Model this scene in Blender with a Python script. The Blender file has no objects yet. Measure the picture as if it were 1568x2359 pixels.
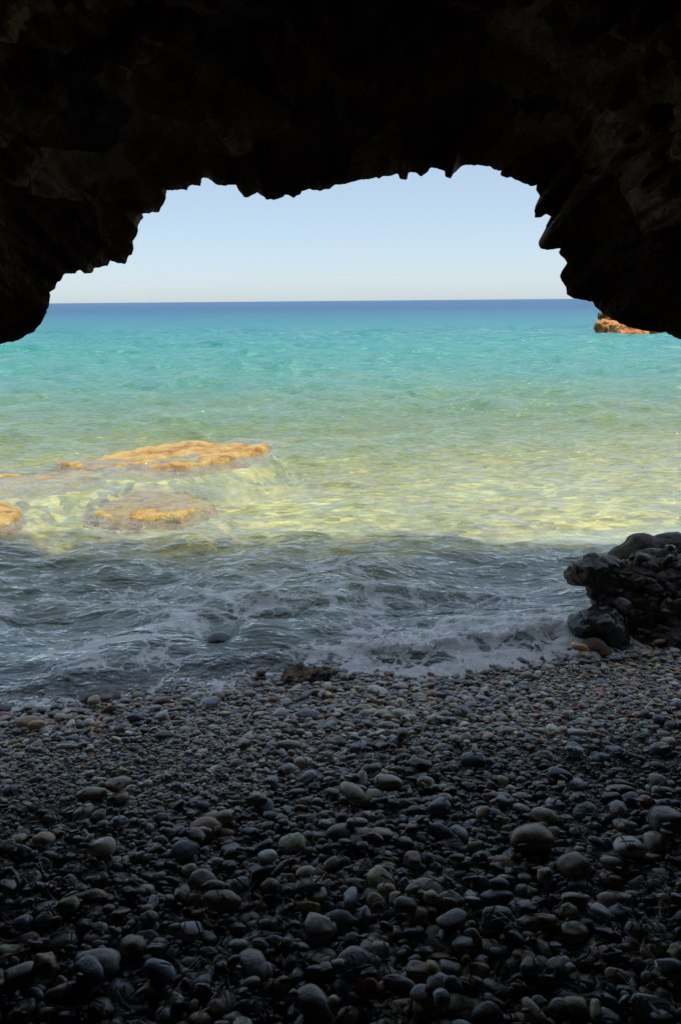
import bpy, math, random
import numpy as np
from mathutils import Matrix, Vector, Euler

SC = bpy.context.scene
COL = SC.collection
random.seed(7)
RNG = np.random.default_rng(11)
R = math.radians

# ------------------------------------------------------------------ camera
EYE = np.array([0.0, 0.0, 2.3])
PITCH, ROLL, F = R(15.0), R(0.5), 1815.0          # F: focal length in photo units (photo 1568 x 2358)
fw = np.array([0, math.cos(PITCH), -math.sin(PITCH)])
up0 = np.array([0, math.sin(PITCH), math.cos(PITCH)])
rt0 = np.array([1.0, 0, 0])
rt = rt0 * math.cos(ROLL) - up0 * math.sin(ROLL)
up = up0 * math.cos(ROLL) + rt0 * math.sin(ROLL)


def ray(px, py):
    d = fw + (px - 784) / F * rt - (py - 1179) / F * up
    return d


def at(px, py, Y):
    """the point seen at (px, py) at forward distance Y"""
    d = ray(px, py)
    return EYE + d * (Y / d[1])


def on_plane(px, py, z):
    d = ray(px, py)
    return EYE + d * ((z - EYE[2]) / d[2])


cam = bpy.data.cameras.new("camera")
cam.sensor_fit = 'VERTICAL'
cam.sensor_height = 24.0
cam.lens = 24.0 * F / 2358.0
cam.clip_start = 0.05
cam.clip_end = 90000
camo = bpy.data.objects.new("camera", cam)
COL.objects.link(camo)
m = Matrix(((rt[0], up[0], -fw[0], EYE[0]), (rt[1], up[1], -fw[1], EYE[1]), (rt[2], up[2], -fw[2], EYE[2]), (0, 0, 0, 1)))
camo.matrix_world = m
SC.camera = camo

# ------------------------------------------------------------------ noise (vectorised)
def hash3(ix, iy, iz, seed=0):
    h = (ix.astype(np.int64) * 374761393 + iy.astype(np.int64) * 668265263 + iz.astype(np.int64) * 2147483647 + seed * 1274126177) & 0xFFFFFFFF
    h = ((h ^ (h >> 13)) * 1274126177) & 0xFFFFFFFF
    h = (h ^ (h >> 16)) & 0xFFFFFFFF
    h = (h * 2246822519) & 0xFFFFFFFF
    h = h ^ (h >> 15)
    return (h & 0xFFFFFF) / float(0xFFFFFF)


def vnoise(p, seed=0):
    i = np.floor(p).astype(np.int64)
    f = p - i
    f = f * f * f * (f * (f * 6 - 15) + 10)
    out = 0
    for a in (0, 1):
        wx = f[:, 0] if a else 1 - f[:, 0]
        for b in (0, 1):
            wy = f[:, 1] if b else 1 - f[:, 1]
            for c in (0, 1):
                wz = f[:, 2] if c else 1 - f[:, 2]
                out = out + wx * wy * wz * hash3(i[:, 0] + a, i[:, 1] + b, i[:, 2] + c, seed)
    return out * 2 - 1


def fbm(p, octs=4, seed=0, gain=0.5):
    a, s, out, tot = 1.0, 1.0, 0, 0
    for o in range(octs):
        out = out + a * vnoise(p * s + o * 17.3, seed + o)
        tot += a
        a *= gain
        s *= 2.03
    return out / tot


def voronoi(p, seed=0):
    i = np.floor(p).astype(np.int64)
    f1 = np.full(len(p), 9.0)
    f2 = np.full(len(p), 9.0)
    cid = np.zeros(len(p))
    for a in (-1, 0, 1):
        for b in (-1, 0, 1):
            for c in (-1, 0, 1):
                jx, jy, jz = i[:, 0] + a, i[:, 1] + b, i[:, 2] + c
                q = np.stack([jx + hash3(jx, jy, jz, seed), jy + hash3(jx, jy, jz, seed + 1), jz + hash3(jx, jy, jz, seed + 2)], 1)
                d = np.linalg.norm(q - p, axis=1)
                k = hash3(jx, jy, jz, seed + 3)
                near = d < f1
                f2 = np.where(near, f1, np.minimum(f2, d))
                cid = np.where(near, k, cid)
                f1 = np.where(near, d, f1)
    return f1, f2, cid


def p3(x, y, z=0.0):
    return np.stack([np.ravel(x), np.ravel(y), np.full(np.size(x), z)], 1)


def sstep(a, b, x):
    t = np.clip((x - a) / (b - a), 0, 1)
    return t * t * (3 - 2 * t)


# ------------------------------------------------------------------ materials
def mat(name):
    mt = bpy.data.materials.new(name)
    mt.use_nodes = True
    nt = mt.node_tree
    nt.nodes.clear()
    return mt, nt


class NT:
    def __init__(s, nt):
        s.nt = nt

    def n(s, typ, **kw):
        nd = s.nt.nodes.new(typ)
        ins = kw.pop('ins', {})
        for k, v in kw.items():
            setattr(nd, k, v)
        for k, v in ins.items():
            if isinstance(v, bpy.types.NodeSocket):
                s.nt.links.new(v, nd.inputs[k])
            else:
                nd.inputs[k].default_value = v
        return nd

    def math(s, op, a, b=None, c=None, clamp=False):
        ins = {0: a}
        if b is not None:
            ins[1] = b
        if c is not None:
            ins[2] = c
        return s.n('ShaderNodeMath', operation=op, use_clamp=clamp, ins=ins).outputs[0]

    def ramp(s, fac, stops, interp='LINEAR'):
        nd = s.n('ShaderNodeValToRGB', ins={0: fac})
        cr = nd.color_ramp
        cr.interpolation = interp
        while len(cr.elements) < len(stops):
            cr.elements.new(0.5)
        for e, (p, c) in zip(cr.elements, stops):
            e.position = p
            e.color = (*c, 1) if len(c) == 3 else c
        return nd.outputs[0]

    def mix(s, fac, a, b, blend='MIX'):
        nd = s.n('ShaderNodeMix', data_type='RGBA', blend_type=blend)
        for k, v in ((0, fac), (6, a), (7, b)):
            if isinstance(v, bpy.types.NodeSocket):
                s.nt.links.new(v, nd.inputs[k])
            else:
                nd.inputs[k].default_value = v if not isinstance(v, tuple) or len(v) == 4 else (*v, 1)
        return nd.outputs[2]

    def noise(s, vec, scale, detail=4, rough=0.55, dist=0.0):
        return s.n('ShaderNodeTexNoise', ins={'Vector': vec, 'Scale': scale, 'Detail': detail, 'Roughness': rough, 'Distortion': dist}).outputs[0]

    def out(s, shader):
        o = s.n('ShaderNodeOutputMaterial')
        s.nt.links.new(shader, o.inputs[0])


def rock_material(name, stops, scale=3.0, rough=0.75, bump=0.02, stain=None, spec=0.35, weed=None, cells=0.35):
    mt, nt = mat(name)
    N = NT(nt)
    pos = N.n('ShaderNodeTexCoord').outputs['Object']
    n1 = N.noise(pos, scale, 6, 0.62)
    vor = N.n('ShaderNodeTexVoronoi', ins={'Vector': pos, 'Scale': scale * 2.3}, feature='F1')
    sep = N.n('ShaderNodeSeparateColor', ins={0: vor.outputs['Color']}).outputs[0]
    fac = N.math('ADD', N.math('MULTIPLY', n1, 1 - cells), N.math('MULTIPLY', sep, cells))
    c = N.ramp(fac, stops)
    fine = N.noise(pos, scale * 14, 5, 0.65)
    c = N.mix(0.55, c, N.ramp(fine, [(0.3, (0.45, 0.45, 0.45)), (0.7, (1.25, 1.25, 1.25))]), 'MULTIPLY')
    if stain:
        sm = N.ramp(N.noise(pos, scale * 0.7, 4, 0.6), [(0.52, (0, 0, 0)), (0.66, (1, 1, 1))])
        c = N.mix(sm, c, stain)
    if weed:                                           # weed grows on the steep sides
        nz = N.n('ShaderNodeSeparateXYZ', ins={0: N.n('ShaderNodeNewGeometry').outputs['Normal']}).outputs[2]
        nz = N.math('ADD', nz, N.math('MULTIPLY', n1, 0.35))
        c = N.mix(N.ramp(nz, [(0.45, (1, 1, 1)), (0.7, (0, 0, 0))]), c, weed)
    hgt = N.math('ADD', fine, N.math('MULTIPLY', N.noise(pos, scale * 4, 5, 0.6), 1.6))
    b = N.n('ShaderNodeBump', ins={'Strength': 0.8, 'Distance': bump, 'Height': hgt})
    p = N.n('ShaderNodeBsdfPrincipled', ins={'Base Color': c, 'Roughness': rough, 'Specular IOR Level': spec, 'Normal': b.outputs[0]})
    N.out(p.outputs[0])
    return mt


M = {}
M['cave'] = rock_material('cave_rock', [(0.28, (0.022, 0.013, 0.008)), (0.44, (0.09, 0.048, 0.023)), (0.56, (0.19, 0.10, 0.042)), (0.68, (0.32, 0.25, 0.15))], 1.6, 0.7, 0.05, spec=0.3)
M['boulder'] = rock_material('conglomerate', [(0.25, (0.030, 0.027, 0.025)), (0.5, (0.075, 0.068, 0.062)), (0.65, (0.12, 0.105, 0.09)), (0.8, (0.17, 0.15, 0.12))], 5, 0.5, 0.008, stain=(0.09, 0.05, 0.025), spec=0.5)
M['smooth_rock'] = rock_material('smooth_dark_rock', [(0.3, (0.030, 0.026, 0.022)), (0.6, (0.07, 0.055, 0.04)), (0.8, (0.10, 0.07, 0.04))], 3, 0.55, 0.004, stain=(0.07, 0.045, 0.018), spec=0.4)
M['wet_rock'] = rock_material('wet_black_rock', [(0.3, (0.03, 0.03, 0.033)), (0.7, (0.07, 0.07, 0.075))], 4, 0.13, 0.002, spec=0.6)
M['slab'] = rock_material('ochre_rock', [(0.3, (0.25, 0.12, 0.03)), (0.42, (0.54, 0.29, 0.07)), (0.55, (0.68, 0.47, 0.15)), (0.72, (0.72, 0.58, 0.26))], 3.6, 0.4, 0.06, spec=0.4, cells=0.15)
M['islet'] = rock_material('orange_rock', [(0.3, (0.13, 0.055, 0.022)), (0.45, (0.45, 0.17, 0.055)), (0.6, (0.62, 0.27, 0.085)), (0.75, (0.7, 0.45, 0.18))], 1.1, 0.8, 0.12)
M['islet_top'] = rock_material('brown_conglomerate', [(0.3, (0.06, 0.04, 0.025)), (0.5, (0.24, 0.14, 0.07)), (0.65, (0.42, 0.26, 0.13)), (0.78, (0.2, 0.18, 0.13))], 1.4, 0.8, 0.15)
M['brown_rock'] = rock_material('brown_rough_rock', [(0.3, (0.05, 0.03, 0.018)), (0.6, (0.17, 0.10, 0.055)), (0.8, (0.26, 0.17, 0.10))], 9, 0.5, 0.008)
M['grey_rock'] = rock_material('grey_wet_rock', [(0.3, (0.07, 0.06, 0.055)), (0.6, (0.14, 0.12, 0.11)), (0.8, (0.2, 0.17, 0.16))], 7, 0.28, 0.003, spec=0.5)


def stone_material():
    mt, nt = mat('pebble_stone')
    N = NT(nt)
    geo = N.n('ShaderNodeNewGeometry')
    pos = geo.outputs['Position']
    tint = N.n('ShaderNodeAttribute', attribute_name='tint')
    # per-stone offset so that the grain does not run on from one stone to the next
    off = N.n('ShaderNodeVectorMath', operation='SCALE', ins={0: tint.outputs['Color'], 'Scale': 37.0}).outputs[0]
    vec = N.n('ShaderNodeVectorMath', operation='ADD', ins={0: pos, 1: off}).outputs[0]
    sp = N.noise(vec, 160, 4, 0.7)
    ma = N.noise(vec, 26, 4, 0.6)
    c = N.mix(0.8, tint.outputs['Color'], N.ramp(sp, [(0.3, (0.62, 0.62, 0.62)), (0.55, (1.0, 1.0, 1.0)), (0.75, (1.3, 1.28, 1.22))]), 'MULTIPLY')
    c = N.mix(0.8, c, N.ramp(ma, [(0.35, (0.68, 0.66, 0.64)), (0.6, (1.15, 1.15, 1.15))]), 'MULTIPLY')
    # pale mineral veins on some of them
    wv = N.n('ShaderNodeTexWave', wave_type='BANDS', ins={'Vector': vec, 'Scale': 9.0, 'Distortion': 7.0, 'Detail': 2.0, 'Detail Scale': 1.3}).outputs[1]
    vein = N.ramp(wv, [(0.965, (0, 0, 0)), (1.0, (1, 1, 1))])
    sel = N.ramp(N.noise(vec, 4, 1), [(0.56, (0, 0, 0)), (0.62, (0.5, 0.5, 0.5))])
    c = N.mix(N.math('MULTIPLY', vein, sel), c, (0.42, 0.40, 0.36))
    rough = N.n('ShaderNodeMapRange', ins={0: ma, 1: 0.3, 2: 0.7, 3: 0.17, 4: 0.40}).outputs[0]
    wet = N.n('ShaderNodeMapRange', ins={0: N.n('ShaderNodeSeparateXYZ', ins={0: pos}).outputs[2], 1: 0.03, 2: 0.16, 3: 1.0, 4: 0.0})
    wet.clamp = True
    c = N.mix(N.math('MULTIPLY', wet.outputs[0], 0.35), c, (0.35, 0.33, 0.31), 'MULTIPLY')
    rough = N.math('SUBTRACT', rough, N.math('MULTIPLY', wet.outputs[0], 0.2))
    pit = N.math('ADD', N.math('MULTIPLY', sp, 0.35), ma)
    b = N.n('ShaderNodeBump', ins={'Strength': 0.6, 'Distance': 0.006, 'Height': pit})
    p = N.n('ShaderNodeBsdfPrincipled', ins={'Base Color': c, 'Roughness': rough, 'Specular IOR Level': 0.65, 'Normal': b.outputs[0]})
    N.out(p.outputs[0])
    return mt


M['stone'] = stone_material()


def ground_material():
    mt, nt = mat('beach_and_seabed')
    N = NT(nt)
    pos = N.n('ShaderNodeNewGeometry').outputs['Position']
    z = N.n('ShaderNodeSeparateXYZ', ins={0: pos}).outputs[2]
    v = N.n('ShaderNodeTexVoronoi', ins={'Vector': pos, 'Scale': 3.4, 'Randomness': 1.0})
    vc = N.n('ShaderNodeSeparateColor', ins={0: v.outputs['Color']}).outputs[0]
    big = N.noise(pos, 0.55, 5, 0.6)
    mid = N.noise(pos, 2.6, 5, 0.65)
    sand = N.ramp(mid, [(0.33, (0.22, 0.21, 0.05)), (0.46, (0.58, 0.48, 0.12)), (0.58, (0.80, 0.72, 0.25)), (0.7, (0.82, 0.80, 0.44))])
    stones = N.ramp(vc, [(0.0, (0.20, 0.20, 0.07)), (0.4, (0.48, 0.40, 0.13)), (0.75, (0.62, 0.48, 0.17)), (1.0, (0.45, 0.42, 0.28))])
    bed = N.mix(N.ramp(big, [(0.42, (0, 0, 0)), (0.58, (1, 1, 1))]), sand, stones)
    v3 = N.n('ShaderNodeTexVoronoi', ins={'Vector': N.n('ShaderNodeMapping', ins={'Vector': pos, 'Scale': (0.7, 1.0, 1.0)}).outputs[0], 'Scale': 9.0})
    caustic_c = N.n('ShaderNodeSeparateColor', ins={0: v3.outputs['Color']}).outputs[1]
    bed = N.mix(0.9, bed, N.ramp(caustic_c, [(0.0, (0.32, 0.36, 0.30)), (0.5, (0.95, 0.95, 0.9)), (1.0, (1.6, 1.5, 1.25))]), 'MULTIPLY')  # bright and dark cells: caustic ripples of light painted into the bed colour
    # weed-grown patches
    bed = N.mix(N.ramp(N.noise(pos, 0.9, 4, 0.6), [(0.55, (0, 0, 0)), (0.66, (0.6, 0.6, 0.6))]), bed, (0.17, 0.22, 0.06))
    y = N.n('ShaderNodeSeparateXYZ', ins={0: pos}).outputs[1]
    near = N.n('ShaderNodeMapRange', ins={0: N.math('ADD', y, N.math('MULTIPLY', mid, 1.0)), 1: 8.2, 2: 9.6, 3: 0.0, 4: 1.0}).outputs[0]
    shore = N.ramp(N.noise(pos, 30, 5, 0.7), [(0.3, (0.07, 0.065, 0.055)), (0.7, (0.22, 0.20, 0.17))])
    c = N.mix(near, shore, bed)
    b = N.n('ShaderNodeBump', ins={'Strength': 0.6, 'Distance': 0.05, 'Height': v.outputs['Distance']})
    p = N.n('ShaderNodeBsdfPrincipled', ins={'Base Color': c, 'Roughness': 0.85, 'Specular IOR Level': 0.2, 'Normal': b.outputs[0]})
    N.out(p.outputs[0])
    return mt


M['ground'] = ground_material()


def water_material():
    mt, nt = mat('sea_water')
    N = NT(nt)
    pos = N.n('ShaderNodeNewGeometry').outputs['Position']
    depth = N.n('ShaderNodeAttribute', attribute_name='depth').outputs['Fac']
    foam_d = N.n('ShaderNodeAttribute', attribute_name='foam').outputs['Fac']
    y = N.n('ShaderNodeSeparateXYZ', ins={0: pos}).outputs[1]
    mp = N.n('ShaderNodeMapping', ins={'Vector': pos, 'Scale': (0.55, 1.0, 1.0)}).outputs[0]
    # colour of the water body by its depth
    wob = N.noise(N.n('ShaderNodeMapping', ins={'Vector': pos, 'Scale': (0.10, 0.22, 1.0)}).outputs[0], 1.0, 5, 0.65)
    wob2 = N.noise(N.n('ShaderNodeMapping', ins={'Vector': pos, 'Scale': (0.7, 2.0, 1.0)}).outputs[0], 1.3, 5, 0.65)
    dd = N.math('MULTIPLY', N.math('MULTIPLY', depth, 1.4), N.math('ADD', 0.05, N.math('ADD', N.math('MULTIPLY', wob, 0.9), N.math('MULTIPLY', wob2, 1.0))))
    ld = N.math('DIVIDE', N.math('LOGARITHM', N.math('MAXIMUM', dd, 0.1), 10.0), 2.6)
    ld = N.math('ADD', ld, 1.0 / 2.6, clamp=True)        # 0.1 m -> 0 ... 40 m -> 1

    def L(d):
        return (math.log10(d) + 1) / 2.6
    body = N.ramp(ld, [(L(0.12), (0.37, 0.47, 0.52)), (L(0.42), (0.40, 0.50, 0.40)), (L(0.6), (0.34, 0.40, 0.22)), (L(0.9), (0.19, 0.31, 0.16)), (L(1.25), (0.15, 0.29, 0.18)), (L(1.8), (0.11, 0.29, 0.21)), (L(2.6), (0.06, 0.27, 0.24)), (L(3.8), (0.035, 0.25, 0.235)), (L(6.4), (0.03, 0.20, 0.235)), (L(12), (0.022, 0.145, 0.23)), (L(24), (0.017, 0.092, 0.20))])
    clear = N.n('ShaderNodeAttribute', attribute_name='clarity').outputs['Fac']
    # ripples
    far = N.n('ShaderNodeMapRange', ins={0: y, 1: 8.0, 2: 60.0, 3: 0.0, 4: 1.0}).outputs[0]
    r1 = N.noise(mp, 9.0, 5, 0.6, 0.3)
    r2 = N.noise(mp, 2.4, 4, 0.6, 0.3)
    r3 = N.noise(N.n('ShaderNodeMapping', ins={'Vector': pos, 'Scale': (0.5, 1.0, 1.0)}).outputs[0], 0.45, 5, 0.62)
    h = N.math('ADD', N.math('MULTIPLY', r1, 0.045), N.math('MULTIPLY', r2, 0.20))
    h = N.math('ADD', h, N.math('MULTIPLY', r3, N.math('ADD', 0.15, N.math('MULTIPLY', far, 1.1))))
    bump = N.n('ShaderNodeBump', ins={'Strength': 1.0, 'Distance': 1.0, 'Height': h}).outputs[0]
    # foam: lace of bubbles, thick by the shore
    wp = N.n('ShaderNodeVectorMath', operation='ADD', ins={0: pos, 1: N.n('ShaderNodeVectorMath', operation='SCALE', ins={0: N.n('ShaderNodeTexNoise', ins={'Vector': pos, 'Scale': 2.2, 'Detail': 4.0, 'Roughness': 0.6}).outputs[1], 'Scale': 0.55}).outputs[0]}).outputs[0]
    wp = N.n('ShaderNodeMapping', ins={'Vector': wp, 'Scale': (0.75, 1.25, 1.0)}).outputs[0]
    v1 = N.n('ShaderNodeTexVoronoi', feature='DISTANCE_TO_EDGE', ins={'Vector': wp, 'Scale': 2.6}).outputs['Distance']
    v2 = N.n('ShaderNodeTexVoronoi', feature='DISTANCE_TO_EDGE', ins={'Vector': wp, 'Scale': 8.0}).outputs['Distance']
    fine = N.noise(pos, 42, 5, 0.75)
    patch = N.noise(N.n('ShaderNodeMapping', ins={'Vector': pos, 'Scale': (0.6, 1.1, 1.0)}).outputs[0], 1.5, 5, 0.65)
    wd = N.math('ADD', N.math('SUBTRACT', N.math('MULTIPLY', foam_d, 1.0), 0.32), N.math('MULTIPLY', N.math('SUBTRACT', patch, 0.5), 2.6))
    wd = N.math('MULTIPLY', N.math('MINIMUM', N.math('MAXIMUM', wd, 0.0), 1.0), N.math('MULTIPLY', 0.18, N.n('ShaderNodeMapRange', ins={0: foam_d, 1: 0.04, 2: 0.22, 3: 0.0, 4: 1.0}).outputs[0]))
    m1 = N.math('SUBTRACT', 1.0, N.math('DIVIDE', v1, N.math('MAXIMUM', wd, 0.001)), clamp=True)
    m2 = N.math('SUBTRACT', 1.0, N.math('DIVIDE', v2, N.math('MAXIMUM', N.math('MULTIPLY', wd, 0.8), 0.001)), clamp=True)
    m1 = N.n('ShaderNodeMapRange', ins={0: m1, 1: 0.05, 2: 0.55, 3: 0.0, 4: 0.95}).outputs[0]
    m2 = N.n('ShaderNodeMapRange', ins={0: m2, 1: 0.1, 2: 0.7, 3: 0.0, 4: 0.75}).outputs[0]
    gr_ = N.n('ShaderNodeMapRange', ins={0: fine, 1: 0.32, 2: 0.52, 3: 0.5, 4: 1.0}).outputs[0]
    foam = N.math('MULTIPLY', N.math('MULTIPLY', N.math('MAXIMUM', m1, m2), gr_), 0.85)
    dif = N.n('ShaderNodeBsdfDiffuse', ins={'Color': body, 'Normal': bump})
    tr = N.n('ShaderNodeBsdfTransparent', ins={'Color': (0.90, 0.95, 0.92, 1)})
    bodysh = N.n('ShaderNodeMixShader', ins={0: clear, 1: dif.outputs[0], 2: tr.outputs[0]})
    fr = N.n('ShaderNodeFresnel', ins={'IOR': 1.33, 'Normal': bump}).outputs[0]
    lim = N.n('ShaderNodeMapRange', ins={0: y, 1: 8.0, 2: 70.0, 3: 0.75, 4: 0.26}).outputs[0]
    fr = N.math('MINIMUM', N.math('MULTIPLY', fr, 1.35), lim)
    gr = N.n('ShaderNodeMapRange', ins={0: y, 1: 6.0, 2: 60.0, 3: 0.05, 4: 0.22}).outputs[0]
    gl = N.n('ShaderNodeBsdfGlossy', ins={'Roughness': gr, 'Normal': bump, 'Color': (1, 1, 1, 1)})
    s = N.n('ShaderNodeMixShader', ins={0: fr, 1: bodysh.outputs[0], 2: gl.outputs[0]})
    fs = N.n('ShaderNodeMixShader', ins={0: 0.0, 1: N.n('ShaderNodeBsdfDiffuse', ins={'Color': (0.92, 0.92, 0.93, 1)}).outputs[0], 2: N.n('ShaderNodeBsdfTranslucent', ins={'Color': (0.92, 0.92, 0.93, 1)}).outputs[0]})
    s = N.n('ShaderNodeMixShader', ins={0: foam, 1: s.outputs[0], 2: fs.outputs[0]})
    N.out(s.outputs[0])
    return mt


M['water'] = water_material()


def simple(name, color, rough, spec=0.4, trans=0.0):
    mt, nt = mat(name)
    N = NT(nt)
    pos = N.n('ShaderNodeNewGeometry').outputs['Position']
    c = N.mix(1.0, color, N.ramp(N.noise(pos, 40, 4), [(0.3, (0.6, 0.6, 0.6)), (0.7, (1.2, 1.2, 1.2))]), 'MULTIPLY')
    p = N.n('ShaderNodeBsdfPrincipled', ins={'Base Color': c, 'Roughness': rough, 'Specular IOR Level': spec})
    N.out(p.outputs[0])
    return mt


M['twig'] = simple('twig_bark', (0.03, 0.022, 0.016), 0.6)
def foam_material():
    mt, nt = mat('foam_bubbles')
    N = NT(nt)
    a = N.n('ShaderNodeBsdfDiffuse', ins={'Color': (0.92, 0.92, 0.93, 1)})
    b = N.n('ShaderNodeBsdfTranslucent', ins={'Color': (0.92, 0.92, 0.93, 1)})
    N.out(N.n('ShaderNodeMixShader', ins={0: 0.1, 1: a.outputs[0], 2: b.outputs[0]}).outputs[0])
    return mt


M['foam'] = foam_material()



def litter_material():
    mt, nt = mat('dead_seagrass')
    N = NT(nt)
    tint = N.n('ShaderNodeAttribute', attribute_name='tint').outputs['Color']
    pos = N.n('ShaderNodeNewGeometry').outputs['Position']
    c = N.mix(0.8, tint, N.ramp(N.noise(pos, 90, 3), [(0.3, (0.55, 0.55, 0.55)), (0.7, (1.25, 1.25, 1.25))]), 'MULTIPLY')
    p = N.n('ShaderNodeBsdfPrincipled', ins={'Base Color': c, 'Roughness': 0.5, 'Specular IOR Level': 0.35})
    N.out(p.outputs[0])
    return mt


M['litter'] = litter_material()

# ------------------------------------------------------------------ mesh helpers
def mesh_np(name, verts, faces, material, smooth=True, attrs=None, color=None):
    me = bpy.data.meshes.new(name)
    verts = np.ascontiguousarray(verts, np.float32)
    faces = np.ascontiguousarray(faces, np.int32)
    k = faces.shape[1]
    me.vertices.add(len(verts))
    me.vertices.foreach_set('co', verts.ravel())
    me.loops.add(faces.size)
    me.loops.foreach_set('vertex_index', faces.ravel())
    me.polygons.add(len(faces))
    me.polygons.foreach_set('loop_start', np.arange(0, faces.size, k, dtype=np.int32))
    me.polygons.foreach_set('use_smooth', np.full(len(faces), smooth))
    for an, av in (attrs or {}).items():
        a = me.attributes.new(an, 'FLOAT', 'POINT')
        a.data.foreach_set('value', np.ascontiguousarray(av, np.float32).ravel())
    if color is not None:
        a = me.attributes.new('tint', 'FLOAT_COLOR', 'POINT')
        rgba = np.ones((len(verts), 4), np.float32)
        rgba[:, :3] = color
        a.data.foreach_set('color', rgba.ravel())
    me.update(calc_edges=True)
    me.materials.append(material)
    return me


def link(name, me, parent=None):
    o = bpy.data.objects.new(name, me)
    COL.objects.link(o)
    if parent:
        o.parent = parent
    return o


def tag(o, label=None, cat=None, group=None, kind=None):
    for k, v in (('label', label), ('category', cat), ('group', group), ('kind', kind)):
        if v:
            o[k] = v
    return o


def grid_faces(nu, nv):
    """nu rows of nv vertices"""
    i = np.arange(nu - 1)[:, None] * nv + np.arange(nv - 1)[None, :]
    return np.stack([i, i + 1, i + nv + 1, i + nv], -1).reshape(-1, 4)


def grid_normals(P):
    du = np.gradient(P, axis=0)
    dv = np.gradient(P, axis=1)
    n = np.cross(du, dv)
    return n / (np.linalg.norm(n, axis=2, keepdims=True) + 1e-9)


def smooth1(a, w):
    """gaussian smoothing along axis 0 with end values held"""
    if w < 0.5:
        return a
    r = int(w * 3) + 1
    k = np.exp(-0.5 * (np.arange(-r, r + 1) / w) ** 2)
    k /= k.sum()
    pad = np.concatenate([np.repeat(a[:1], r, 0), a, np.repeat(a[-1:], r, 0)], 0)
    return np.stack([np.convolve(pad[:, c], k, 'valid') for c in range(a.shape[1])], 1)


# ------------------------------------------------------------------ terrain profile
def shore_y(x):
    """the waterline across the beach (from four points of it seen in the photograph)"""
    base = np.interp(x, [-6, -2.3, -1.2, -0.3, 0.5, 1.3, 2.2, 6], [3.95, 4.20, 4.38, 4.60, 4.66, 4.80, 5.05, 5.6])
    return base + 0.035 * np.sin(x * 5.1 + 1) + 0.025 * np.sin(x * 9.7)


def beach_z(x, y):
    """finished height of the pebble surface / seabed"""
    s = y - shore_y(x)                       # >0 seaward
    z = np.where(s < 0, 0, 0.0)
    up_ = -s
    land = 0.27 * np.clip(up_, 0, 1.75) + 0.045 * np.clip(up_ - 1.75, 0, 9)
    # rounding of the berm crest
    land = land - 0.035 * np.exp(-((up_ - 1.75) / 0.35) ** 2)
    sea = np.interp(s, [0, 0.5, 1.5, 3.5, 6, 9, 13, 20, 35, 60, 110, 200, 400, 30000], [0, -.10, -.21, -.33, -.43, -.62, -.95, -1.6, -2.6, -4.5, -8, -15, -30, -60])
    return np.where(s < 0, land, sea)


# ------------------------------------------------------------------ rocks made of lumps
def ico(sub):
    import bmesh
    bm = bmesh.new()
    bmesh.ops.create_icosphere(bm, subdivisions=sub, radius=1.0)
    v = np.array([x.co[:] for x in bm.verts])
    f = np.array([[x.index for x in q.verts] for q in bm.faces])
    bm.free()
    return v, f


ICO = {k: ico(k) for k in (1, 2, 3, 4)}


def rotz(a):
    c, s = math.cos(a), math.sin(a)
    return np.array([[c, -s, 0], [s, c, 0], [0, 0, 1]])


def rot_euler(rx, ry, rz):
    return np.array(Euler((rx, ry, rz)).to_matrix())


def remeshed(lumps, voxel, box=0.0):
    """lumps: (centre, (rx,ry,rz), rotation 3x3). One closed surface around their union."""
    V, Fc, n = [], [], 0
    v0, f0 = ICO[3]
    for c, r, rm in lumps:
        vb = np.sign(v0) * np.abs(v0) ** (1 - box)
        v = (vb * np.array(r)) @ rm.T + np.array(c)
        V.append(v)
        Fc.append(f0 + n)
        n += len(v)
    me = mesh_np('lumps', np.concatenate(V), np.concatenate(Fc), M['boulder'])
    o = bpy.data.objects.new('lumps', me)
    COL.objects.link(o)
    md = o.modifiers.new('r', 'REMESH')
    md.mode = 'VOXEL'
    md.voxel_size = voxel
    md.use_smooth_shade = True
    dg = bpy.context.evaluated_depsgraph_get()
    out = bpy.data.meshes.new_from_object(o.evaluated_get(dg))
    bpy.data.objects.remove(o)
    bpy.data.meshes.remove(me)
    return out


def mesh_smooth(me, it):
    n = len(me.vertices)
    co = np.empty(n * 3, np.float32)
    me.vertices.foreach_get('co', co)
    co = co.reshape(-1, 3).astype(np.float64)
    e = np.empty(len(me.edges) * 2, np.int32)
    me.edges.foreach_get('vertices', e)
    e = e.reshape(-1, 2)
    deg = np.bincount(e.ravel(), minlength=n).astype(float)
    for _ in range(it):
        s = np.stack([np.bincount(e[:, 0], co[e[:, 1], k], n) + np.bincount(e[:, 1], co[e[:, 0], k], n) for k in range(3)], 1)
        co = 0.4 * co + 0.6 * s / np.maximum(deg, 1)[:, None]
    me.vertices.foreach_set('co', co.astype(np.float32).ravel())
    me.update()
    return me


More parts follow.
